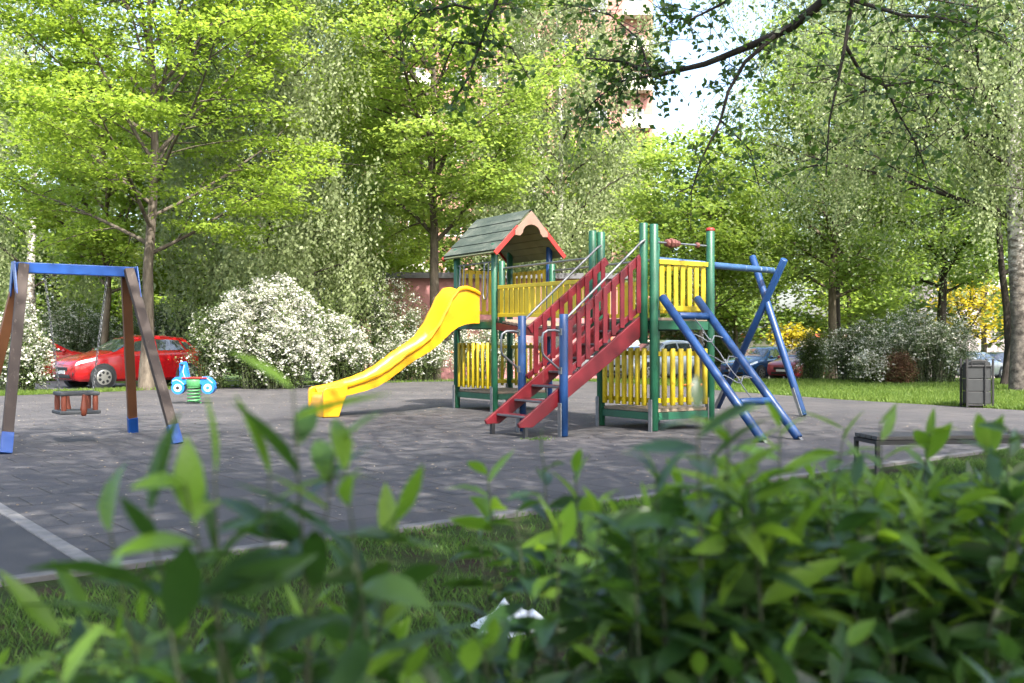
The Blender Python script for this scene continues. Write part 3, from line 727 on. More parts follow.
# ------------------------------------------------------------------ scooter spring rider
sr = thing('spring_rider', 'blue scooter spring rider with white wheels and red seat on a green spring', 'spring rider', (-6.45, 20.2, 0), R(2))
cl = MB(); cl.tube([(.13 * math.cos(t), .13 * math.sin(t), .03 + .36 * t / (2 * math.pi * 5.5)) for t in [2 * math.pi * 5.5 * i / 88 for i in range(89)]], .016, 6)
cl.build('spring', 'springgreen', sr, 60)
MB().tube([(0, 0, .36), (0, 0, .39), (0, 0, .47), (0, 0, .50)], [.15, .16, .17, .16], 16).build('spring_housing', 'springgreen', sr, 40)
side = [(-.43, .42), (-.42, .50), (-.36, .55), (-.30, .555), (-.265, .56), (-.275, .70), (-.27, .83), (-.23, .86), (-.17, .86), (-.15, .80), (-.12, .64), (-.09, .52), (-.10, .44), (-.16, .40), (-.30, .36), (-.36, .36)]
tail = [(.14, .42), (.15, .52), (.19, .56), (.26, .565), (.34, .53), (.41, .46), (.43, .40), (.36, .37), (.20, .37)]
for y in (-.07, .07):
    MB().prism(side, (0, y, 0), (1, 0, 0), (0, 0, 1), .025, (0, 1, 0)).prism(tail, (0, y, 0), (1, 0, 0), (0, 0, 1), .025, (0, 1, 0)).build('side_panel', 'plastic_blue', sr, None, .004)
for x in (-.30, .30):
    o = MB().tube([(x, -.098, .335), (x, .098, .335)], .128, 24).build('wheel', 'plastic_blue', sr, 40)
    MB().tube([(x, -.104, .335), (x, .104, .335)], .078, 24).build('wheel_disc', 'white', o, 40)
    MB().tube([(x, -.110, .335), (x, .110, .335)], .036, 16).build('hub', 'black' if x < 0 else 'plastic_blue', o, 40)
MB().box((.03, 0, .535), (.50, .22, .03)).build('seat', 'redbright', sr, None, .008)
tr = MB()
for y in (-.086, .086):
    tr.tube([(-.17, y, .80), (-.20, y, .66), (-.16, y, .54), (-.09, y, .45)], .006, 5); tr.tube([(.18, y, .55), (.28, y, .53), (.39, y, .43)], .006, 5); tr.tube([(-.41, y, .47), (-.33, y, .50), (-.24, y, .46), (-.19, y, .40)], .006, 5)
tr.build('white_trim', 'white', sr)
MB().tube([(-.21, -.2, .80), (-.21, .2, .80)], .02, 8).build('handlebar', 'black', sr, 50)

# ------------------------------------------------------------------ bin, bench, litter
bn = thing('litter_bin', 'tall dark grey litter bin in a black frame at the paving edge', 'bin', (8.87, 19.0, 0), R(-6))
f_ = MB()
for x in (-.235, .235):
    for y in (-.17, .17): f_.box((x, y, .47), (.035, .035, .94))
for y in (-.17, .17): 
    f_.box((0, y, .80), (.44, .02, .025)); f_.box((0, y, .06), (.44, .02, .03)); f_.box((.09, y - .012, .48), (.02, .02, .86)); f_.box((-.04, y - .012, .90), (.25, .02, .025)); f_.box((-.155, y - .012, .85), (.02, .02, .1))
f_.build('bin_frame', 'black', bn, None, .003)
p_ = MB()
for z in (.20, .44, .68): p_.box((0, 0, z), (.43, .31, .232))
p_.build('bin_body', 'binpanel', bn, None, .008)
l_ = MB(); L_ = [(-.20, .80), (-.20, .86), (-.13, .915), (0, .93), (.13, .915), (.20, .86), (.20, .80)]
l_.prism(L_, (0, 0, .0), (1, 0, 0), (0, 0, 1), .28, (0, 1, 0)); l_.build('bin_lid', 'binpanel', bn, None, .004)

be = thing('park_bench', 'low backless bench with black steel legs and grey boards behind the front leaves', 'bench', (4.15, 9.12, 0), R(7))
s_ = MB()
for k_ in range(4): s_.box((0, -.165 + k_ * .11, .375), (1.92, .098, .035))
s_.build('seat', 'benchwood', be, None, .005)
f_ = MB(); f_.box((0, .195, .335), (1.86, .03, .04)).box((0, -.195, .335), (1.86, .03, .04)); f_.build('seat_frame', 'black', be)
for x in (-.95, .95):
    for y in (-.20, .20): MB().box((x, y, .178), (.035, .035, .352)).build('leg', 'black', be, None, .003)
    MB().box((x, 0, .335), (.035, .36, .03)).build('leg_brace', 'black', be)

def bag():
    b = MB(); n, m_ = 13, 11; r = np.random.default_rng(5); V = []
    for i in range(n):
        for j in range(m_):
            u, v = i / (n - 1), j / (m_ - 1); e = math.sin(math.pi * u) ** .5 * math.sin(math.pi * v) ** .5
            V.append(((u - .5) * .34 + r.normal() * .012, (v - .5) * .30 + r.normal() * .012, .02 + e * (.09 + abs(r.normal()) * .055)))
    b.add(V, [(i * m_ + j, (i + 1) * m_ + j, (i + 1) * m_ + j + 1, i * m_ + j + 1) for i in range(n - 1) for j in range(m_ - 1)])
    o = b.build('plastic_bag', 'bag'); o.scale = (.8, .8, .55); o.location = (.0, 4.2, .0); o.rotation_euler = (0, 0, .6)
    s2 = o.modifiers.new('thick', 'SOLIDIFY'); s2.thickness = .003
    tag(o, 'crumpled white plastic bag lying in the grass below the shrubs', 'litter')
bag()

# specks of dry leaves and petals on the paving
r = np.random.default_rng(21); n = 3200; a = r.uniform(-2.5, 11, n); bb = r.uniform(.1, 17, n) ** 1
p = np.array(K0)[None, :] + a[:, None] * np.array(gu) + bb[:, None] * np.array(gv); p[:, 2] = .02
an = r.uniform(0, 6.28, n); V, Q = leafquads(p, np.stack([np.cos(an), np.sin(an), r.uniform(0, .2, n)], 1), np.stack([r.normal(size=n) * .2, r.normal(size=n) * .2, np.ones(n)], 1), r.uniform(.012, .045, n), r.uniform(.01, .025, n))
M['litterleaf'] = leafmat('dry_leaf_litter', (.07, .05, .03), (.20, .14, .08), (.40, .36, .28), (.2, .15, .08), .2)
tag(npmesh('leaf_litter', V, Q, 'litterleaf'), 'small dry leaves and petals scattered on the rubber paving', 'leaf litter', None, 'stuff')
# weeds at the stair foot
r = np.random.default_rng(31); pw = pl(-2.05, -.15, 0); n = 70
p = np.stack([pw.x + r.normal(size=n) * .11, pw.y + r.normal(size=n) * .06, np.full(n, .014)], 1)
tag(blades('weed_tuft', p, 'grassblade', .05, .010, r), 'little weeds growing at the foot of the red stairs', 'weeds')

# ------------------------------------------------------------------ cars
ST = [(1.99, .36, .60, .64, .55, .50), (1.93, .24, .68, .72, .72, .60), (1.80, .19, .74, .79, .80, .64), (1.45, .18, .82, .89, .85, .70), (1.00, .18, .89, .98, .865, .76), (.80, .18, .91, 1.06, .87, .76), (.22, .18, .94, 1.385, .87, .63), (-.2, .18, .95, 1.455, .87, .61), (-.8, .18, .96, 1.455, .87, .61), (-1.35, .19, .97, 1.40, .865, .59), (-1.62, .21, .98, 1.22, .85, .60), (-1.84, .25, .96, 1.01, .82, .66), (-1.95, .32, .80, .86, .74, .62), (-1.98, .40, .66, .70, .66, .55)]
def ring(s_):
    x, zb, zl, zt, w, wr = s_
    return [(0, zb), (w * .86, zb), (w * .96, zb + .07), (w, zb + (zl - zb) * .45), (w * .985, zl - .09), (w * .955, zl), (w * .93, zl + min(.02, (zt - zl) * .3)), (wr, zt - min(.06, (zt - zl) * .35)), (wr * .9, zt - min(.02, (zt - zl) * .12)), (wr * .5, zt), (0, zt + .008)]
def surf(x, k_):
    for i in range(len(ST) - 1):
        if ST[i][0] >= x >= ST[i + 1][0]:
            f = (ST[i][0] - x) / (ST[i][0] - ST[i + 1][0]); s_ = tuple(a + (c - a) * f for a, c in zip(ST[i], ST[i + 1])); break
    rg = ring(s_); i = min(int(k_), len(rg) - 2); f = k_ - i
    return Vector((x, rg[i][0] + (rg[i + 1][0] - rg[i][0]) * f, rg[i][1] + (rg[i + 1][1] - rg[i][1]) * f))
def patch(mb, xa0, xa1, k0, k1, xb0=None, xb1=None, off=.008, nx=6, nk=3, mirror=True, both=False):
    """patch of the body skin between two ring parameters; x limits may differ at the two edges"""
    xb0 = xa0 if xb0 is None else xb0; xb1 = xa1 if xb1 is None else xb1
    for sg in ((1, -1) if mirror else (1,)):
        V = []
        for i in range(nx + 1):
            for j in range(nk + 1):
                g = j / nk; f = i / nx; x = (xa0 + (xb0 - xa0) * g) * (1 - f) + (xa1 + (xb1 - xa1) * g) * f
                k_ = k0 + (k1 - k0) * g; q = surf(x, k_); e = .01
                tx = surf(x - e, k_) - q; tk = surf(x, min(k_ + .05, 9.99)) - surf(x, max(k_ - .05, 0))
                nrm = tk.cross(tx); nrm = nrm.normalized() if nrm.length > 1e-9 else Vector((0, 0, 1))
                if nrm.y < 0 and k_ < 9: nrm = -nrm
                if nrm.z < 0 and k_ >= 7: nrm = -nrm
                q = q + nrm * off; V.append((q.x, sg * q.y, q.z))
        Fc = [(i * (nk + 1) + j, (i + 1) * (nk + 1) + j, (i + 1) * (nk + 1) + j + 1, i * (nk + 1) + j + 1) for i in range(nx) for j in range(nk)]
        mb.add(V, Fc if sg > 0 else [f_[::-1] for f_ in Fc])
    return mb
def car(label, loc, rz, paintm, group='cars parked along the street behind the playground'):
    root = thing('parked_car', label, 'car', loc, rz, group)
    V = []; n = len(ring(ST[0]))
    for s_ in ST:
        rg = ring(s_); 
        for (y, z) in rg: V.append((s_[0], y, z))
        for (y, z) in rg[-2:0:-1]: V.append((s_[0], -y, z))
    m_ = 2 * n - 2; Fc = [(i * m_ + j, (i + 1) * m_ + j, (i + 1) * m_ + (j + 1) % m_, i * m_ + (j + 1) % m_) for i in range(len(ST) - 1) for j in range(m_)]
    Fc += [tuple(range(m_)), tuple(range(len(ST) * m_ - 1, (len(ST) - 1) * m_ - 1, -1))]
    b = MB(); b.add(V, Fc); body = b.build('body', paintm, root, 32)
    w_ = MB(); patch(w_, .90, .27, 7, 10, nk=6, off=.006, xb0=.90, xb1=.27); w_.build('windscreen', 'glass', root, 60)
    w_ = MB(); patch(w_, -1.42, -1.80, 7.2, 10, nk=6, off=.006); w_.build('rear_window', 'glass', root, 60)
    for sg in (1, -1):
        w_ = MB(); patch(w_, .62, -.32, 6.12, 6.86, .22, -.32, mirror=False); patch(w_, -.40, -1.25, 6.12, 6.86, -.40, -1.12, mirror=False); patch(w_, -1.30, -1.58, 6.2, 6.8, -1.18, -1.36, mirror=False)
        if sg < 0: w_.v = [(x, -y, z) for x, y, z in w_.v]; w_.f = [f_[::-1] for f_ in w_.f]
        w_.build('side_window', 'glass', root, 60)
        l_ = MB(); patch(l_, 1.93, 1.42, 4.3, 5.6, 1.86, 1.38, mirror=False, off=.01)
        if sg < 0: l_.v = [(x, -y, z) for x, y, z in l_.v]; l_.f = [f_[::-1] for f_ in l_.f]
        l_.build('headlight', 'lamp', root, 60)
        l_ = MB(); patch(l_, -1.72, -1.945, 4.1, 5.6, mirror=False, off=.01)
        if sg < 0: l_.v = [(x, -y, z) for x, y, z in l_.v]; l_.f = [f_[::-1] for f_ in l_.f]
        l_.build('tail_light', 'tail', root, 60)
        MB().sphere((.62, sg * .97, 1.0), .10, 10, 8, (.7, .9, .75)).build('wing_mirror', paintm, root, 60)
        for x in (-.18, -1.0): MB().box((x, sg * .872, .80), (.17, .03, .025)).build('door_handle', paintm, root, None, .006)
        dl = MB()
        for x in (.72, -.36, -1.15):
            q = [surf(x, k_) for k_ in (2.2, 3, 4, 5, 5.9)]
            dl.tube([(c.x, sg * (c.y + .001), c.z) for c in q], .004, 4)
        dl.build('door_seam', 'black', root)
        for x in (1.21, -1.29):
            a_ = MB(); a_.tube([(x, sg * .60, .315), (x, sg * .868, .315), (x, sg * .872, .315)], [.365, .365, .355], 26); a_.build('wheel_arch', 'rubber', root, 50)
            t_ = MB(); t_.tube([(x, sg * .66, .30), (x, sg * .68, .30), (x, sg * .87, .30), (x, sg * .895, .30)], [.27, .30, .30, .27], 26); wh = t_.build('wheel', 'rubber', root, 50)
            rm = MB(); rm.tube([(x, sg * .893, .30), (x, sg * .900, .30)], [.215, .20], 24)
            for k_ in range(7):
                a0 = k_ * 2 * math.pi / 7; rm.bar((x + .04 * math.cos(a0), sg * .905, .30 + .04 * math.sin(a0)), (x + .195 * math.cos(a0), sg * .902, .30 + .195 * math.sin(a0)), .045, .016, (0, 1, 0))
            rm.tube([(x, sg * .895, .30), (x, sg * .915, .30)], .05, 12)
            rim_ = rm.build('rim', 'rim', wh, 40)
            dk = MB()
            for k_ in range(7):
                a0 = (k_ + .5) * 2 * math.pi / 7; c_ = Vector((x + .135 * math.cos(a0), sg * .9005, .30 + .135 * math.sin(a0)))
                dk.tube([c_ - Vector((0, .004, 0)), c_ + Vector((0, .004, 0))], .042, 10)
            dk.build('rim_opening', 'rubber', wh)
    g_ = MB(); g_.box((1.965, 0, .52), (.06, .76, .13)).box((1.96, 0, .33), (.07, 1.0, .10)); g_.build('grille', 'black', root, None, .02)
    for y in (-.60, .60): MB().tube([(1.86, y, .40), (1.945, y * .95, .40)], [.10, .075], 14).build('fog_lamp', 'black', root, 40)
    MB().box((2.0, 0, .44), (.02, .46, .095)).build('number_plate', 'white', root, None, .003)
    return root
def on(px, y, z=None):
    x = (px - 512) / F * y; return (x, y, terr(x, y) + .02 if z is None else z)
front = car('glossy red hatchback parked side-on behind the brown swing frame', on(131, 28.6), R(228), 'carred')
def repaint(root, m):
    for c in root.children:
        if c.data.materials[0] == M['carred']:
            c.data = c.data.copy(); c.data.materials[0] = M[m]
c2 = dup(front, on(44, 33.5), R(24), 'red car half hidden behind the leftmost white flowering shrub'); repaint(c2, 'carred')
c3 = dup(front, on(760, 46), R(222), 'dark blue hatchback parked across the grass behind the crossed blue poles', 1.05); repaint(c3, 'carblue')
c4_ = dup(front, on(806, 44), R(222), 'wine red car beside the blue hatchback at the dark shrub', 1.0); repaint(c4_, 'carwine')
c5 = dup(front, on(657, 40), R(215), 'silver blue car seen through the yellow pickets under the right platform', 1.1); repaint(c5, 'carsilver')
c6 = dup(front, on(612, 41), R(128), 'white car seen below the red stairs', 1.0); repaint(c6, 'carwhite')
c7 = dup(front, on(1003, 62), R(30), 'graphite estate car parked between the litter bin and the birch', 1.15); repaint(c7, 'carblack')
c8 = dup(front, on(975, 58), R(40), 'pale silver car whose roof shows above the litter bin', 1.1); repaint(c8, 'carsilver')
c9 = dup(front, on(790, 56), R(35), 'white car farther away behind the blue hatchback', 1.1); repaint(c9, 'carwhite')

# ------------------------------------------------------------------ buildings
def wall_mat(name, c, br=.0):
    m, nt = mat(name); n1 = noise(nt, .35, 5); tc = nd(nt, 'ShaderNodeTexCoord'); 
    b_ = nd(nt, 'ShaderNodeTexBrick'); mp = nd(nt, 'ShaderNodeMapping'); mp.inputs['Rotation'].default_value = (R(90), 0, 0); nt.links.new(tc.outputs['Object'], mp.inputs[0]); nt.links.new(mp.outputs[0], b_.inputs['Vector'])
    for k_, v_ in (('Scale', 1.), ('Mortar Size', .02), ('Brick Width', .6), ('Row Height', .3)): b_.inputs[k_].default_value = v_
    b_.inputs['Color1'].default_value = c4(c); b_.inputs['Color2'].default_value = c4([x * .86 for x in c]); b_.inputs['Mortar'].default_value = c4([min(1, x * 1.15) for x in c])
    col = mixc(nt, 1., b_.outputs['Color'], ramp(nt, n1, [(.3, (.85, .85, .85)), (.7, (1.1, 1.1, 1.1))]), 'MULTIPLY')
    finish(nt, col, .85, spec=.2); return m
M['pinkbrick'] = wall_mat('pink_brick', (.36, .185, .155)); M['palewall'] = wall_mat('pale_wall', (.45, .40, .42)); M['pinkplaster'] = plain('pink_plaster', (.33, .15, .15), .85, var=.1, sc=.8)
M['roofdark'] = plain('roof_sheet', (.10, .10, .11), .6, var=.1); M['orangefascia'] = plain('orange_fascia', (.60, .16, .08), .6, var=.08); M['creamwall'] = plain('cream_wall', (.6, .57, .5), .8, var=.06, sc=.5)
def building(label, loc, rz, W, D, H, wallm, nx, nz, z0, name='apartment_building', win=(1.3, 1.4), balc=False, trim='white', roofm='roofdark'):
    root = thing(name, label, 'building', loc, rz)
    MB().box((0, 0, H / 2 - 1), (W, D, H + 2)).build('wall', wallm, root)
    MB().box((0, 0, H + .12), (W + .5, D + .5, .24)).build('roof', roofm, root)
    fw = MB(); pw_ = MB()
    for i in range(nx):
        for k_ in range(nz):
            x = -W / 2 + W * (i + .5) / nx; z = z0 + (H - z0 - .5) * (k_ + .35) / nz
            o = MB()
            for (dx, dz, w2, h2) in ((0, win[1] / 2, win[0] + .16, .08), (0, -win[1] / 2, win[0] + .16, .08), (-win[0] / 2, 0, .08, win[1]), (win[0] / 2, 0, .08, win[1]), (0, 0, .06, win[1])): o.box((x + dx, -D / 2 - .02, z + dz), (w2, .12, h2))
            wo = o.build('window', trim, root)
            MB().box((x, -D / 2 + .005, z), (win[0] - .06, .06, win[1] - .06)).build('pane', 'glass', wo)
            if balc and i % 3 == 1: MB().box((x, -D / 2 - .6, z - 1.0), (2.6, 1.2, .15)).box((x, -D / 2 - 1.17, z - .5), (2.6, .06, 1.0)).build('balcony', 'creamwall', root)
    return root
building('tall pink brick apartment block rising behind the central trees', (-.8, 92, -1.5), R(4), 25, 14, 44, 'pinkbrick', 8, 13, 2, balc=True)
building('low pink plastered house behind the slide and roofed tower', (-.6, 47, -.5), R(3), 10.5, 7, 4.6, 'pinkplaster', 5, 1, .8, 'low_house', (1.2, 1.1), trim='orangefascia')
building('pale mauve hall behind the litter bin and birch', (47, 84, -1.6), R(-12), 26, 12, 9, 'palewall', 6, 2, 3, 'long_hall', (1.6, 1.0))
building('low cream shop with orange fascia far behind the blue poles', (21, 80, -1.4), R(0), 18, 8, 3.2, 'creamwall', 5, 1, .3, 'low_shop', (2.2, 1.5), roofm='orangefascia')

# ------------------------------------------------------------------ trees
GT = 'trees round the playground'
tree('maple_tree', 'bright yellow-green maple with layered branches behind the swing frame', 'tree', on(150, 26.6, 0), 16, 3.5, 5.2, .17, 101, 'leaf_maple', 'bark', nlimb=30, nsub=10, k=72, L=.12, W=.105, sx=.34, sz=.075, el0=.5, el1=1.2, bend=.15, lr=.7, dens=.82, group=GT)
tree('maple_tree', 'light green maple rising behind the slide', 'tree', on(432, 35, -.06), 18, 4.6, 5.6, .20, 102, 'leaf_maple2', 'bark', nlimb=26, nsub=9, k=66, L=.145, W=.13, sx=.42, sz=.11, el0=.45, el1=1.2, group=GT)
tree('maple_tree', 'small light maple filling the gap left of the roofed tower', 'tree', on(352, 44, -.35), 13, 3.6, 4.2, .12, 103, 'leaf_maple', 'bark', nlimb=20, nsub=8, k=50, L=.14, W=.125, sx=.40, sz=.12, lr=.7, group=GT)
tree('maple_tree', 'slim several-stemmed maple behind the right platform', 'tree', on(700, 34, -.03), 6.4, 2.2, 3.4, .10, 104, 'leaf_maple2', 'bark', nlimb=22, nsub=7, k=36, L=.14, W=.125, sx=.42, sz=.14, el0=.6, el1=1.2, fork=3, group=GT)
tree('lime_tree', 'young round lime tree at the left end of the right-hand shrubs', 'tree', on(831, 37, -.13), 11.5, 2.9, 4.2, .19, 105, 'leaf_lime', 'bark_light', nlimb=22, nsub=8, k=34, L=.17, W=.15, sx=.42, sz=.16, group=GT)
tree('lime_tree', 'dark trunked lime behind the wide shrub left of the bin', 'tree', on(938, 40, -.22), 12, 3.4, 4.6, .22, 106, 'leaf_lime', 'bark_dark', nlimb=22, nsub=8, k=34, L=.18, W=.16, sx=.45, sz=.16, group=GT)
tree('birch_tree', 'white barked birch at the right edge beside the bin', 'tree', on(1021, 25.4, 0), 16, 4.0, 7.4, .28, 107, 'leaf_birch', 'bark_birch', limbm='bark_dark', lr=.55, nlimb=26, nsub=10, L=.085, W=.06, weep=2.2, el0=.35, el1=.95, dens=1.7, tstr=420, peak=.3, group=GT)
tree('lime_tree', 'dark slender tree leaning just left of the white birch', 'tree', on(1003, 29, 0), 11, 3.0, 4.5, .13, 108, 'leaf_lime', 'bark_dark', nlimb=18, nsub=7, k=20, L=.14, W=.12, sx=.42, sz=.16, el0=.6, fork=2, lean=(-.06, 0), group=GT)
tree('birch_tree', 'weeping birch behind the maple and left white shrubs', 'tree', on(258, 33, 0), 15, 2.4, 4.0, .20, 109, 'leaf_birch', 'bark_birch', limbm='bark_dark', lr=.55, nlimb=22, nsub=9, L=.13, W=.09, weep=2.6, el0=.5, el1=1.1, dens=1.0, group=GT)
tree('birch_tree', 'tall pale weeping birch at the far left', 'tree', on(30, 42, -.29), 20, 3.5, 5.0, .22, 110, 'leaf_birch', 'bark_birch', limbm='bark_dark', lr=.55, nlimb=22, nsub=9, L=.15, W=.10, weep=3.0, el0=.5, el1=1.1, dens=.8, group=GT)
tree('birch_tree', 'tall pale birch rising between the two maples', 'tree', on(318, 50, -.54), 24, 5, 5.2, .24, 111, 'leaf_birch', 'bark_birch', limbm='bark_dark', lr=.55, nlimb=24, nsub=9, L=.17, W=.12, weep=3.2, el0=.5, el1=1.1, dens=.8, group=GT)
tree('birch_tree', 'weeping birch behind the tower roof before the pink block', 'tree', on(568, 46, -.42), 21, 4, 4.8, .20, 112, 'leaf_birch', 'bark_birch', limbm='bark_dark', lr=.55, nlimb=22, nsub=8, L=.15, W=.11, weep=2.8, el0=.6, el1=1.15, dens=1.1, group=GT)
tree('lime_tree', 'thin trunked tree standing behind the red hatchback', 'tree', on(103, 36, -.1), 10, 3.0, 4.0, .15, 113, 'leaf_maple', 'bark_light', nlimb=18, nsub=8, k=32, L=.18, W=.16, sx=.42, sz=.14, group=GT)
tree('golden_tree', 'small golden yellow tree behind the bin', 'tree', on(965, 52, -.6), 3.9, 2.0, 2.2, .12, 114, 'leaf_gold', 'bark_dark', nlimb=12, nsub=6, dens=.4, k=10, L=.2, W=.18, sx=.42, sz=.18, group=GT)
tree('golden_tree', 'low golden tree far behind the crossed blue poles', 'tree', on(792, 64, -1.), 2.9, 1.3, 1.2, .10, 115, 'leaf_gold', 'bark_dark', nlimb=9, nsub=5, dens=.6, k=9, L=.25, W=.22, sx=.42, sz=.18, group=GT)
tree('birch_tree', 'tall birch crown rising behind the young lime', 'tree', on(836, 47, -.45), 20, 5.5, 6.4, .18, 116, 'leaf_birch', 'bark_dark', nlimb=22, nsub=9, L=.14, W=.10, weep=2.6, lr=.6, el0=.5, el1=1.05, dens=.8, group=GT)
# farther trees that close the view
FAR = [(-25, 55, 'leaf_lime', 17, 'large green tree at the far left edge'), (120, 58, 'leaf_maple2', 16, 'far round tree behind the left maple crown'), (205, 62, 'leaf_lime', 19, 'far tall tree left of the weeping birch'), (395, 66, 'leaf_maple2', 17, 'far tree behind the slide maple'),
       (505, 60, 'leaf_lime', 15, 'far tree between slide maple and tower roof'), (606, 58, 'leaf_maple2', 12.5, 'far low tree seen between tower roof and stair posts'), (735, 66, 'leaf_lime', 9, 'far tree beyond the bead bar under open sky'), (850, 66, 'leaf_maple2', 15, 'far tree behind the young lime'), (985, 72, 'leaf_lime', 17, 'far tree behind the golden tree'), (1075, 55, 'leaf_maple2', 17, 'far tree beyond the right birch')]
for q, (px, d, lm, H_, lab) in enumerate(FAR):
    tree('background_tree', lab, 'tree', on(px, d, terr(0, d)), H_, 2.2, 5.2, .22, 200 + q, lm, 'bark', nlimb=20, nsub=7, k=30, L=.30, W=.26, sx=.6, sz=.28, el0=.4, el1=1.1, group='trees beyond the street')

for q, (px, d, H_, lab) in enumerate([(-40, 62, 7, 'bushy low tree far left beyond the street'), (60, 66, 8, 'bushy low tree far behind the second red car'), (140, 64, 7, 'bushy low tree far behind the maple trunk'), (215, 68, 8, 'bushy low tree far behind the scooter rider'), (300, 66, 8, 'bushy low tree far behind the biggest white shrub'), (690, 74, 6, 'bushy low tree far behind the blue ladder'), (865, 78, 6.5, 'bushy low tree far behind the russet shrubs'), (1050, 80, 7, 'bushy low tree far right beyond the birch')]):
    tree('background_tree', lab, 'tree', on(px, d, terr(0, d)), H_, .7, 5.0, .16, 240 + q, 'leaf_birch' if q % 2 else 'leaf_lime', 'bark', nlimb=16, nsub=7, k=26, L=.32, W=.28, sx=.6, sz=.35, el0=.2, el1=1.1, group='trees beyond the street')

# the tree above the camera: its boughs hang into the top of the picture and its crown shades the front paving
def near_tree():
    r = np.random.default_rng(77); root = thing('overhanging_tree', 'dark leaved tree whose boughs hang in from above the viewer', 'tree', (3.8, -3.4, 0))
    o = Vector((3.8, -3.4, 0)); tb = MB()
    tb.tube([(0, 0, 0), (.05, 0, 1), (.1, .1, 3), (.2, .3, 5), (.2, .6, 8), (.1, .8, 11)], [.42, .33, .30, .25, .16, .05], 14)
    def W(pts): return [p - o for p in pts]
    bw = MB(); LP = []
    def branch(pts, r0, r1, dens=26, sp=.17, start=.15):
        n = len(pts); bw.tube(W(pts), [r0 + (r1 - r0) * i / (n - 1) for i in range(n)], 7, False)
        L = sum((pts[i + 1] - pts[i]).length for i in range(n - 1))
        for _ in range(int(L * dens)):
            t = r.uniform(start, 1); c = lerp_path(pts, min(t, .999)); e = c + Vector((r.normal() * sp, r.normal() * sp, r.normal() * sp * .8 - .06))
            bw.tube(W([c, c.lerp(e, .55) + Vector((0, 0, .02)), e]), [.004, .003, .002], 3, False)
            m_ = 5 + int(r.uniform(0, 8))
            for k_ in range(m_): LP.append(tuple(c.lerp(e, .25 + .9 * k_ / m_) + Vector(tuple(r.normal(size=3) * .045)) - o))
    A = lambda L_: [at(*q) for q in L_]
    m1 = [Vector((4.0, -3.1, 5.0)), Vector((3.9, -.6, 6.0)), Vector((3.4, 2.6, 6.0)), Vector((2.7, 5.2, 5.0))]
    bw.tube(W(m1 + A([(845, -45, 6.6)])), [.15, .12, .09, .06, .046], 8, False)
    branch(A([(845, -45, 6.6), (825, 0, 6.8), (792, 27, 7.0), (750, 46, 7.2), (705, 64, 7.3), (655, 76, 7.4), (625, 62, 7.5), (585, 58, 7.5)]), .042, .007, 21, .2)
    branch(A([(775, 36, 7.05), (745, 62, 7.1), (728, 92, 7.0), (720, 122, 7.0), (702, 158, 7.05), (690, 195, 7.1)]), .018, .004, 15, .18)
    branch(A([(650, 76, 7.4), (618, 82, 7.5), (590, 105, 7.6), (572, 130, 7.6)]), .010, .003, 40, .2, 0)
    branch(A([(650, 76, 7.4), (640, 40, 7.5), (610, 15, 7.6), (570, 5, 7.7)]), .010, .003, 34, .2, 0)
    branch(A([(720, 120, 7.0), (750, 150, 7.2), (760, 190, 7.3)]), .008, .003, 20, .2, 0)
    branch(A([(856, -40, 6.6), (852, 0, 6.7), (845, 45, 6.7), (838, 80, 6.7), (829, 122, 6.7), (826, 175, 6.75)]), .019, .004, 16, .16)
    branch(A([(845, 45, 6.7), (862, 75, 6.8), (885, 86, 6.9), (897, 112, 7.0), (915, 142, 7.1), (930, 180, 7.2)]), .014, .004, 20, .2)
    branch(A([(885, 86, 6.9), (930, 80, 7.1), (975, 90, 7.3)]), .010, .003, 26, .25, 0)
    branch(A([(852, 0, 6.7), (900, 15, 7.2), (960, 20, 7.6), (1010, 40, 7.9)]), .016, .004, 26, .25, .1)
    branch(A([(760, -20, 6.9), (720, 5, 7.1), (690, 20, 7.2), (660, 15, 7.3)]), .014, .004, 34, .2, .1)
    branch(A([(516, -60, 6.2), (500, -8, 6.3), (490, 18, 6.35), (478, 50, 6.4), (467, 80, 6.4), (448, 110, 6.45)]), .017, .004, 16, .13, .1)
    branch(A([(478, 45, 6.4), (455, 42, 6.4), (447, 60, 6.45), (438, 82, 6.5)]), .010, .003, 14, .12, 0)
    branch(A([(492, 14, 6.35), (455, 5, 6.4), (420, 12, 6.5), (395, 40, 6.5)]), .012, .003, 28, .15, .1)
    branch(A([(487, 40, 6.4), (512, 48, 6.4), (530, 80, 6.45)]), .008, .003, 18, .13, .1)
    m2 = [Vector((3.9, -3.1, 5.6)), Vector((2.2, -.6, 6.5)), Vector((.7, 3.0, 5.8))] + A([(516, -60, 6.2)])
    bw.tube(W(m2), [.12, .09, .05, .018], 8, False)
    # upper crown, out of the picture: limbs with sprays
    C = []
    for q in range(40):
        az = q * 2.399; z = 5.6 + 5.2 * (q / 40); t = q / 40
        L_ = 13.0 * math.sqrt(max(.1, 1 - (t * .92) ** 2)) * r.uniform(.75, 1.05)
        lp = arc(Vector((.0, 1.1, z)), az, .18 + .7 * t, L_, -.05, 8, r); tb.tube(lp, [.09 * (1 - .85 * i / 8) for i in range(9)], 6, False)
        for j in range(17):
            u = .16 + .82 * j / 16; sp_ = lerp_path(lp, u); s2 = arc(sp_, az + (1 if j % 2 else -1) * r.uniform(.4, 1.2), .1, 2.6 * r.uniform(.6, 1.1), -.1, 4, r)
            tb.tube(s2, [.02, .016, .012, .008, .004], 4, False)
            for e in (.3, .55, .8, .999): C.append(tuple(lerp_path(s2, e)))
    C = np.array(C); w_ = C + np.array(o)
    hid = (w_[:, 1] < .5) | (w_[:, 2] > 1.45 + .36 * w_[:, 1] + .9); C = C[hid]; w_ = w_[hid]
    # where the sun reaches the paving through the crown: the crown thins out towards its rim
    far = np.clip((w_[:, 1] - 5.5) / 6.5, 0, 1)
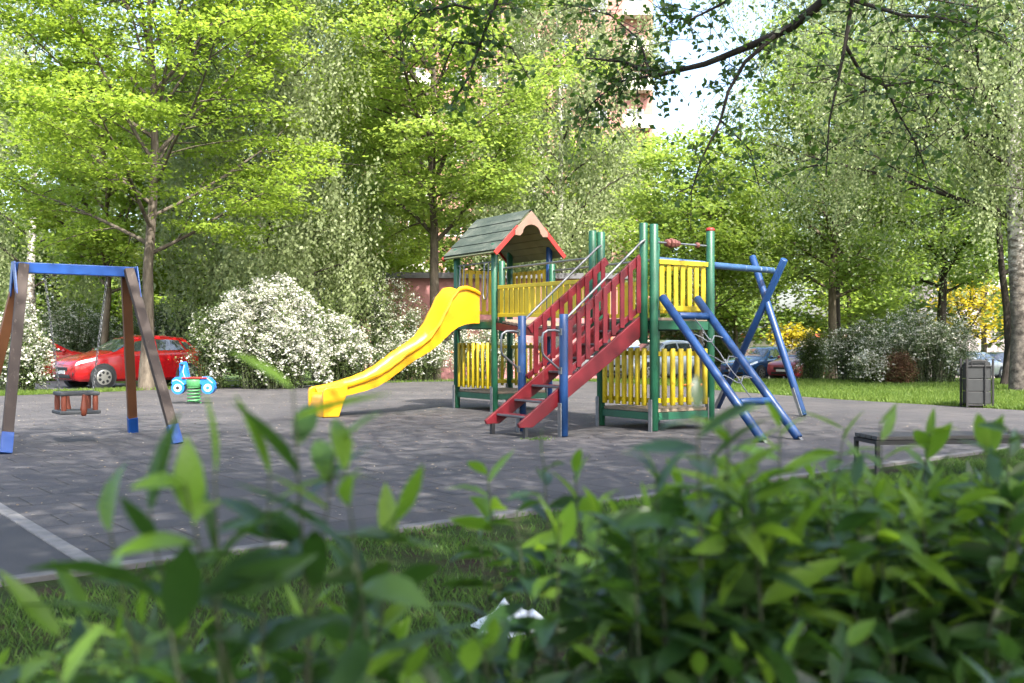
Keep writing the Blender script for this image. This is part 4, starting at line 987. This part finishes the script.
    C = C[r.uniform(size=len(C)) < .97 - .56 * far]
    V1, Q_1 = spray_leaves(C, 18, .34, .18, .17, .13, r)
    LPn = np.array(LP); n = len(LPn); a = r.uniform(0, 6.28, n)
    D = np.stack([np.cos(a), np.sin(a), -.5 + r.normal(size=n) * .4], 1); N = r.normal(size=(n, 3)) * .8 + np.array([0, 0, .6])
    V2, Q_2 = leafquads(LPn, D, N, r.uniform(.038, .070, n), r.uniform(.030, .050, n))
    tb.build('trunk', 'bark_dark', root, 60); bw.build('boughs', 'bark_dark', root, 60)
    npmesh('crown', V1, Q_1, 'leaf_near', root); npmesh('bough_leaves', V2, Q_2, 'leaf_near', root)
near_tree()

# ------------------------------------------------------------------ flowering shrubs
GS = 'shrubs beyond the rubber paving'
shrub('flowering_shrub', 'white flowering shrub behind the left swing leg', 'shrub', on(14, 25.2, 0), 2.2, .85, .8, 301, 'leaf_shrub', 3, 26, canes=90, group=GS)
shrub('flowering_shrub', 'biggest white flowering shrub, thick with blossom, right of the scooter rider', 'shrub', on(272, 27.3, 0), 3.1, 1.5, 1.1, 302, 'leaf_shrub', 3, 62, canes=170, lpc=90, group=GS)
shrub('flowering_shrub', 'loose white spray shrub between the largest white shrub and the slide', 'shrub', on(338, 29.6, 0), 2.2, 1.1, 1., 303, 'leaf_shrub', 3, 26, canes=90, group=GS)
shrub('flowering_shrub', 'taller greener shrub with thin blossom behind the lower slide', 'shrub', on(380, 34.5, 0), 3.7, 2.0, 1.3, 304, 'leaf_shrub', 3, 12, canes=110, group=GS)
shrub('flowering_shrub', 'low white flowering shrub under the middle of the slide', 'shrub', on(412, 33.8, 0), 1.7, 1.5, 1.0, 305, 'leaf_shrub', 3, 24, canes=90, group=GS)
shrub('flowering_shrub', 'white flowering shrub seen behind the left tower pickets', 'shrub', on(487, 35.5, 0), 1.9, 1.6, 1.0, 306, 'leaf_shrub', 3, 24, canes=80, group=GS)
shrub('green_shrub', 'upright bare-footed shrub between the red car and largest white shrub', 'shrub', on(211, 27.2, 0), 2.2, .55, .5, 307, 'leaf_shrub', 3, 8, canes=60, droop=.3, group=GS)
shrub('grey_shrub', 'silvery grey shrub behind the red hatchback roof', 'shrub', on(72, 41, -.25), 3.3, 2.4, 1.6, 308, 'leaf_grey', 3, 20, canes=110, leaf=(.08, .05), group=GS)
shrub('grey_shrub', 'dark silvery shrub behind the maple trunk', 'shrub', on(172, 40, -.2), 3.4, 2.2, 1.6, 309, 'leaf_grey', 3, 10, canes=110, leaf=(.08, .05), group=GS)
shrub('grey_shrub', 'wide arching grey-green shrub left of the litter bin', 'shrub', on(925, 31, 0), 2.3, 1.9, 1.3, 310, 'leaf_grey', 3, 11, canes=120, group=GS)
shrub('grey_shrub', 'grey-green shrub with brown inside beside the wide arching shrub', 'shrub', on(884, 32.5, 0), 2.4, 1.2, 1.0, 311, 'leaf_grey', 3, 7, canes=80, group=GS)
shrub('russet_shrub', 'russet brown shrub low between the grey-green shrubs', 'shrub', on(899, 30.3, 0), .95, .45, .35, 312, 'leaf_brown', 4, 0, canes=50, group=GS)
shrub('flowering_shrub', 'small white dotted shrub at the foot of the right-hand shrubs', 'shrub', on(872, 30.5, 0), 1.0, .55, .5, 313, 'leaf_shrub', 3, 26, canes=40, group=GS)
shrub('green_shrub', 'round green shrub before the young lime trunk', 'shrub', on(848, 33, 0), 1.9, .8, .7, 314, 'leaf_grey', 3, 10, canes=60, group=GS)
shrub('green_shrub', 'narrow dark green shrub left of the young lime trunk', 'shrub', on(814, 36, -.1), 1.9, .7, .6, 315, 'leaf_shrub', 4, 3, canes=60, group=GS)

# ------------------------------------------------------------------ front shrubs (out of focus)
def big_leaves(P, D, N, L, W, curl):
    """lance-shaped leaves, 5 x 2 quads, folded on the midrib and curling down"""
    D = unit(D); S = unit(np.cross(D, N)); N = np.cross(S, D); ts = np.array([0, .12, .35, .62, .85, 1.0]); ws = np.array([.06, .55, 1.0, .86, .42, .02])
    n = len(P); V = np.zeros((n, 6, 3, 3))
    for i, (t, w) in enumerate(zip(ts, ws)):
        c = P + D * (L * t * (1 - .25 * curl * t))[:, None] - N * (curl * L * t * t * .55)[:, None]
        for j, sg in enumerate((-1, 0, 1)):
            V[:, i, j] = c + S * (sg * W * .5 * w)[:, None] + N * (abs(sg) * W * .16 * w)[:, None]
    base = np.arange(n)[:, None] * 18; q = []
    for i in range(5):
        for j in range(2): q.append([i * 3 + j, i * 3 + j + 1, (i + 1) * 3 + j + 1, (i + 1) * 3 + j])
    Q = (base[:, None, :] + np.array(q)[None]).reshape(-1, 4)
    return V.reshape(-1, 3), Q
def front_shrub(label, loc, tips, seed, leafL=(.07, .115), leafW=(.026, .042), step=.021, depth=.5, young=.45, spread=.5):
    r = np.random.default_rng(seed); root = thing('front_shrub', label, 'shrub', loc, 0, 'leafy shrubs right before the viewer'); o = Vector(loc)
    st = MB(); A_ = {0: [[], [], [], [], [], []], 1: [[], [], [], [], [], []]}
    for tip in tips:
        tip = tip - o; base = Vector((tip.x * spread + r.normal() * .06, tip.y * spread + r.normal() * .06, 0)); 
        mid = base.lerp(tip, .55) + Vector((r.normal() * .03, r.normal() * .03, .02)); pts = [base.lerp(mid, .0), base.lerp(mid, .5), mid, mid.lerp(tip, .5) + Vector((r.normal() * .012, r.normal() * .012, .01)), tip]
        st.tube(pts, [.005, .004, .003, .0022, .001], 5, False)
        L = tip.z; n = int(depth / step); az = r.uniform(0, 6.28)
        yg = r.uniform() < .75
        for i in range(n):
            s = (i * step + r.uniform(0, .01)) / max(L, .3); t = 1 - s
            if t < .1: break
            p = lerp_path(pts, min(.999, t)); az += 2.4 + r.normal() * .35
            f = min(1, (i + 1.2) / 6); el = .95 - .72 * f + r.normal() * .38
            Dv = Vector((math.cos(az) * math.cos(el), math.sin(az) * math.cos(el), math.sin(el)))
            Nv = Vector((-math.cos(az) * math.sin(el), -math.sin(az) * math.sin(el), math.cos(el))) + Vector(tuple(r.normal(size=3) * .45))
            kx = 1 if (yg and i * step < young * depth * r.uniform(.5, 1.1)) else 0
            a = A_[kx]; sc = (.5 + .5 * f)
            a[0].append(p); a[1].append(Dv); a[2].append(Nv); a[3].append(r.uniform(*leafL) * sc); a[4].append(r.uniform(*leafW) * sc); a[5].append(r.uniform(.05, .7))
    st.build('stems', 'stem', root, 60)
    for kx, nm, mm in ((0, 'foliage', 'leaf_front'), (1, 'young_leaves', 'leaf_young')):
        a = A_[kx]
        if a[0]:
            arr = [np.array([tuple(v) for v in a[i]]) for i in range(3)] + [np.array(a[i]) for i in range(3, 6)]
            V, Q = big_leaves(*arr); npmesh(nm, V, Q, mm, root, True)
    return root
r = np.random.default_rng(9)
def tipset(pxr, yfun, dr, n, jit=26):
    T = []
    for _ in range(n):
        px = r.uniform(*pxr); d = r.uniform(*dr); T.append(at(px, yfun(px) + abs(r.normal()) * jit, d))
    return T
top = lambda px: np.interp(px, [560, 620, 680, 720, 780, 830, 900, 960, 1060], [520, 475, 455, 432, 448, 452, 455, 446, 452])
# right-hand mass, split into the shrubs one can tell apart
T1_ = [at(*q) for q in ((697, 405, 1.15), (728, 418, 1.2), (655, 470, 1.2), (745, 450, 1.3), (780, 425, 1.35))] + tipset((620, 800), lambda p: top(p) + 34, (1.15, 1.9), 62, 40)
front_shrub('dense bright green shrub right of centre with the tallest light shoots', (.32, 1.55, 0), T1_, 401, (.075, .135), (.020, .034), .019, .5, .4)
T2_ = [at(*q) for q in ((845, 428, 1.5), (880, 425, 1.5), (930, 432, 1.6), (985, 440, 1.5), (1010, 430, 1.4))] + tipset((790, 1060), lambda p: top(p) + 24, (1.3, 2.3), 95, 40)
front_shrub('wide dense green shrub filling the lower right corner', (.75, 1.8, 0), T2_, 402, (.075, .135), (.020, .034), .019, .5, .36)
T3_ = [at(*q) for q in ((543, 458, 1.45), (487, 470, 1.5), (575, 470, 1.45), (515, 510, 1.4), (560, 520, 1.3), (600, 505, 1.35), (480, 540, 1.5))]
front_shrub('small sprig of pale green pointed leaves at lower centre', (.06, 1.5, 0), T3_, 403, (.075, .11), (.026, .038), .022, .28, .6)
T4_ = [at(*q) for q in ((293, 388, 1.0), (215, 470, .95), (335, 450, 1.0), (185, 485, .9), (270, 470, 1.0), (345, 470, .95), (150, 510, .9), (395, 520, 1.1), (110, 530, .95), (375, 545, 1.05))] + tipset((40, 430), lambda p: 615, (.9, 1.5), 18, 30)
front_shrub('dark leaved shrub at lower left with one thin tall shoot', (-.25, 1.05, 0), T4_, 404, (.10, .18), (.026, .042), .034, .27, .25)
T5_ = tipset((-40, 1040), lambda p: 640, (.95, 1.6), 70, 24)
front_shrub('low dark foliage along the bottom edge below the other shrubs', (0, 1.2, 0), T5_, 405, (.07, .11), (.028, .045), .024, .3, .08)

# ------------------------------------------------------------------ camera, light, render
cam = bpy.data.cameras.new('camera'); co = bpy.data.objects.new('camera', cam); COL.objects.link(co)
co.location = (0, 0, CH); co.rotation_euler = (R(90), 0, 0); cam.lens = 35; cam.sensor_width = 36; cam.shift_y = 3.5 / 1024
cam.clip_start = .05; cam.clip_end = 2000
cam.dof.use_dof = True; cam.dof.focus_distance = 15.5; cam.dof.aperture_fstop = 3.8; cam.dof.aperture_blades = 8
scene.camera = co
SAZ, SEL = math.atan2(-.91, .42), R(50)     # where the sun stands: behind the camera to the right
sd = Vector((math.cos(SAZ) * math.cos(SEL), math.sin(SAZ) * math.cos(SEL), math.sin(SEL)))
w = bpy.data.worlds.new('World'); scene.world = w; w.use_nodes = True; nt = w.node_tree; nt.nodes.clear()
sky = nt.nodes.new('ShaderNodeTexSky'); sky.sky_type = 'NISHITA'; sky.sun_disc = False; sky.sun_elevation = SEL
sky.sun_rotation = math.atan2(sd.x, sd.y); sky.dust_density = 4.5; sky.air_density = 1.0; sky.ozone_density = 1.0
bg = nt.nodes.new('ShaderNodeBackground'); bg.inputs[1].default_value = .15; ow = nt.nodes.new('ShaderNodeOutputWorld')
nt.links.new(sky.outputs[0], bg.inputs[0]); nt.links.new(bg.outputs[0], ow.inputs[0])
sl = bpy.data.lights.new('sun', 'SUN'); sl.energy = 2.9; sl.angle = R(.5); sl.color = (1, .95, .87)
so = bpy.data.objects.new('sun', sl); COL.objects.link(so); so.rotation_euler = sd.to_track_quat('Z', 'Y').to_euler(); so.location = sd * 60
vs = scene.view_settings; vs.view_transform = 'Standard'; vs.look = 'None'; vs.gamma = 1; vs.exposure = 2.35; vs.use_curve_mapping = False
scene.render.engine = 'CYCLES'
cy = scene.cycles; cy.use_denoising = True; cy.max_bounces = 8; cy.diffuse_bounces = 4; cy.glossy_bounces = 2; cy.transmission_bounces = 4; cy.transparent_max_bounces = 4
cy.use_adaptive_sampling = True; cy.adaptive_threshold = .02; cy.caustics_reflective = False; cy.caustics_refractive = False; cy.sample_clamp_indirect = 6
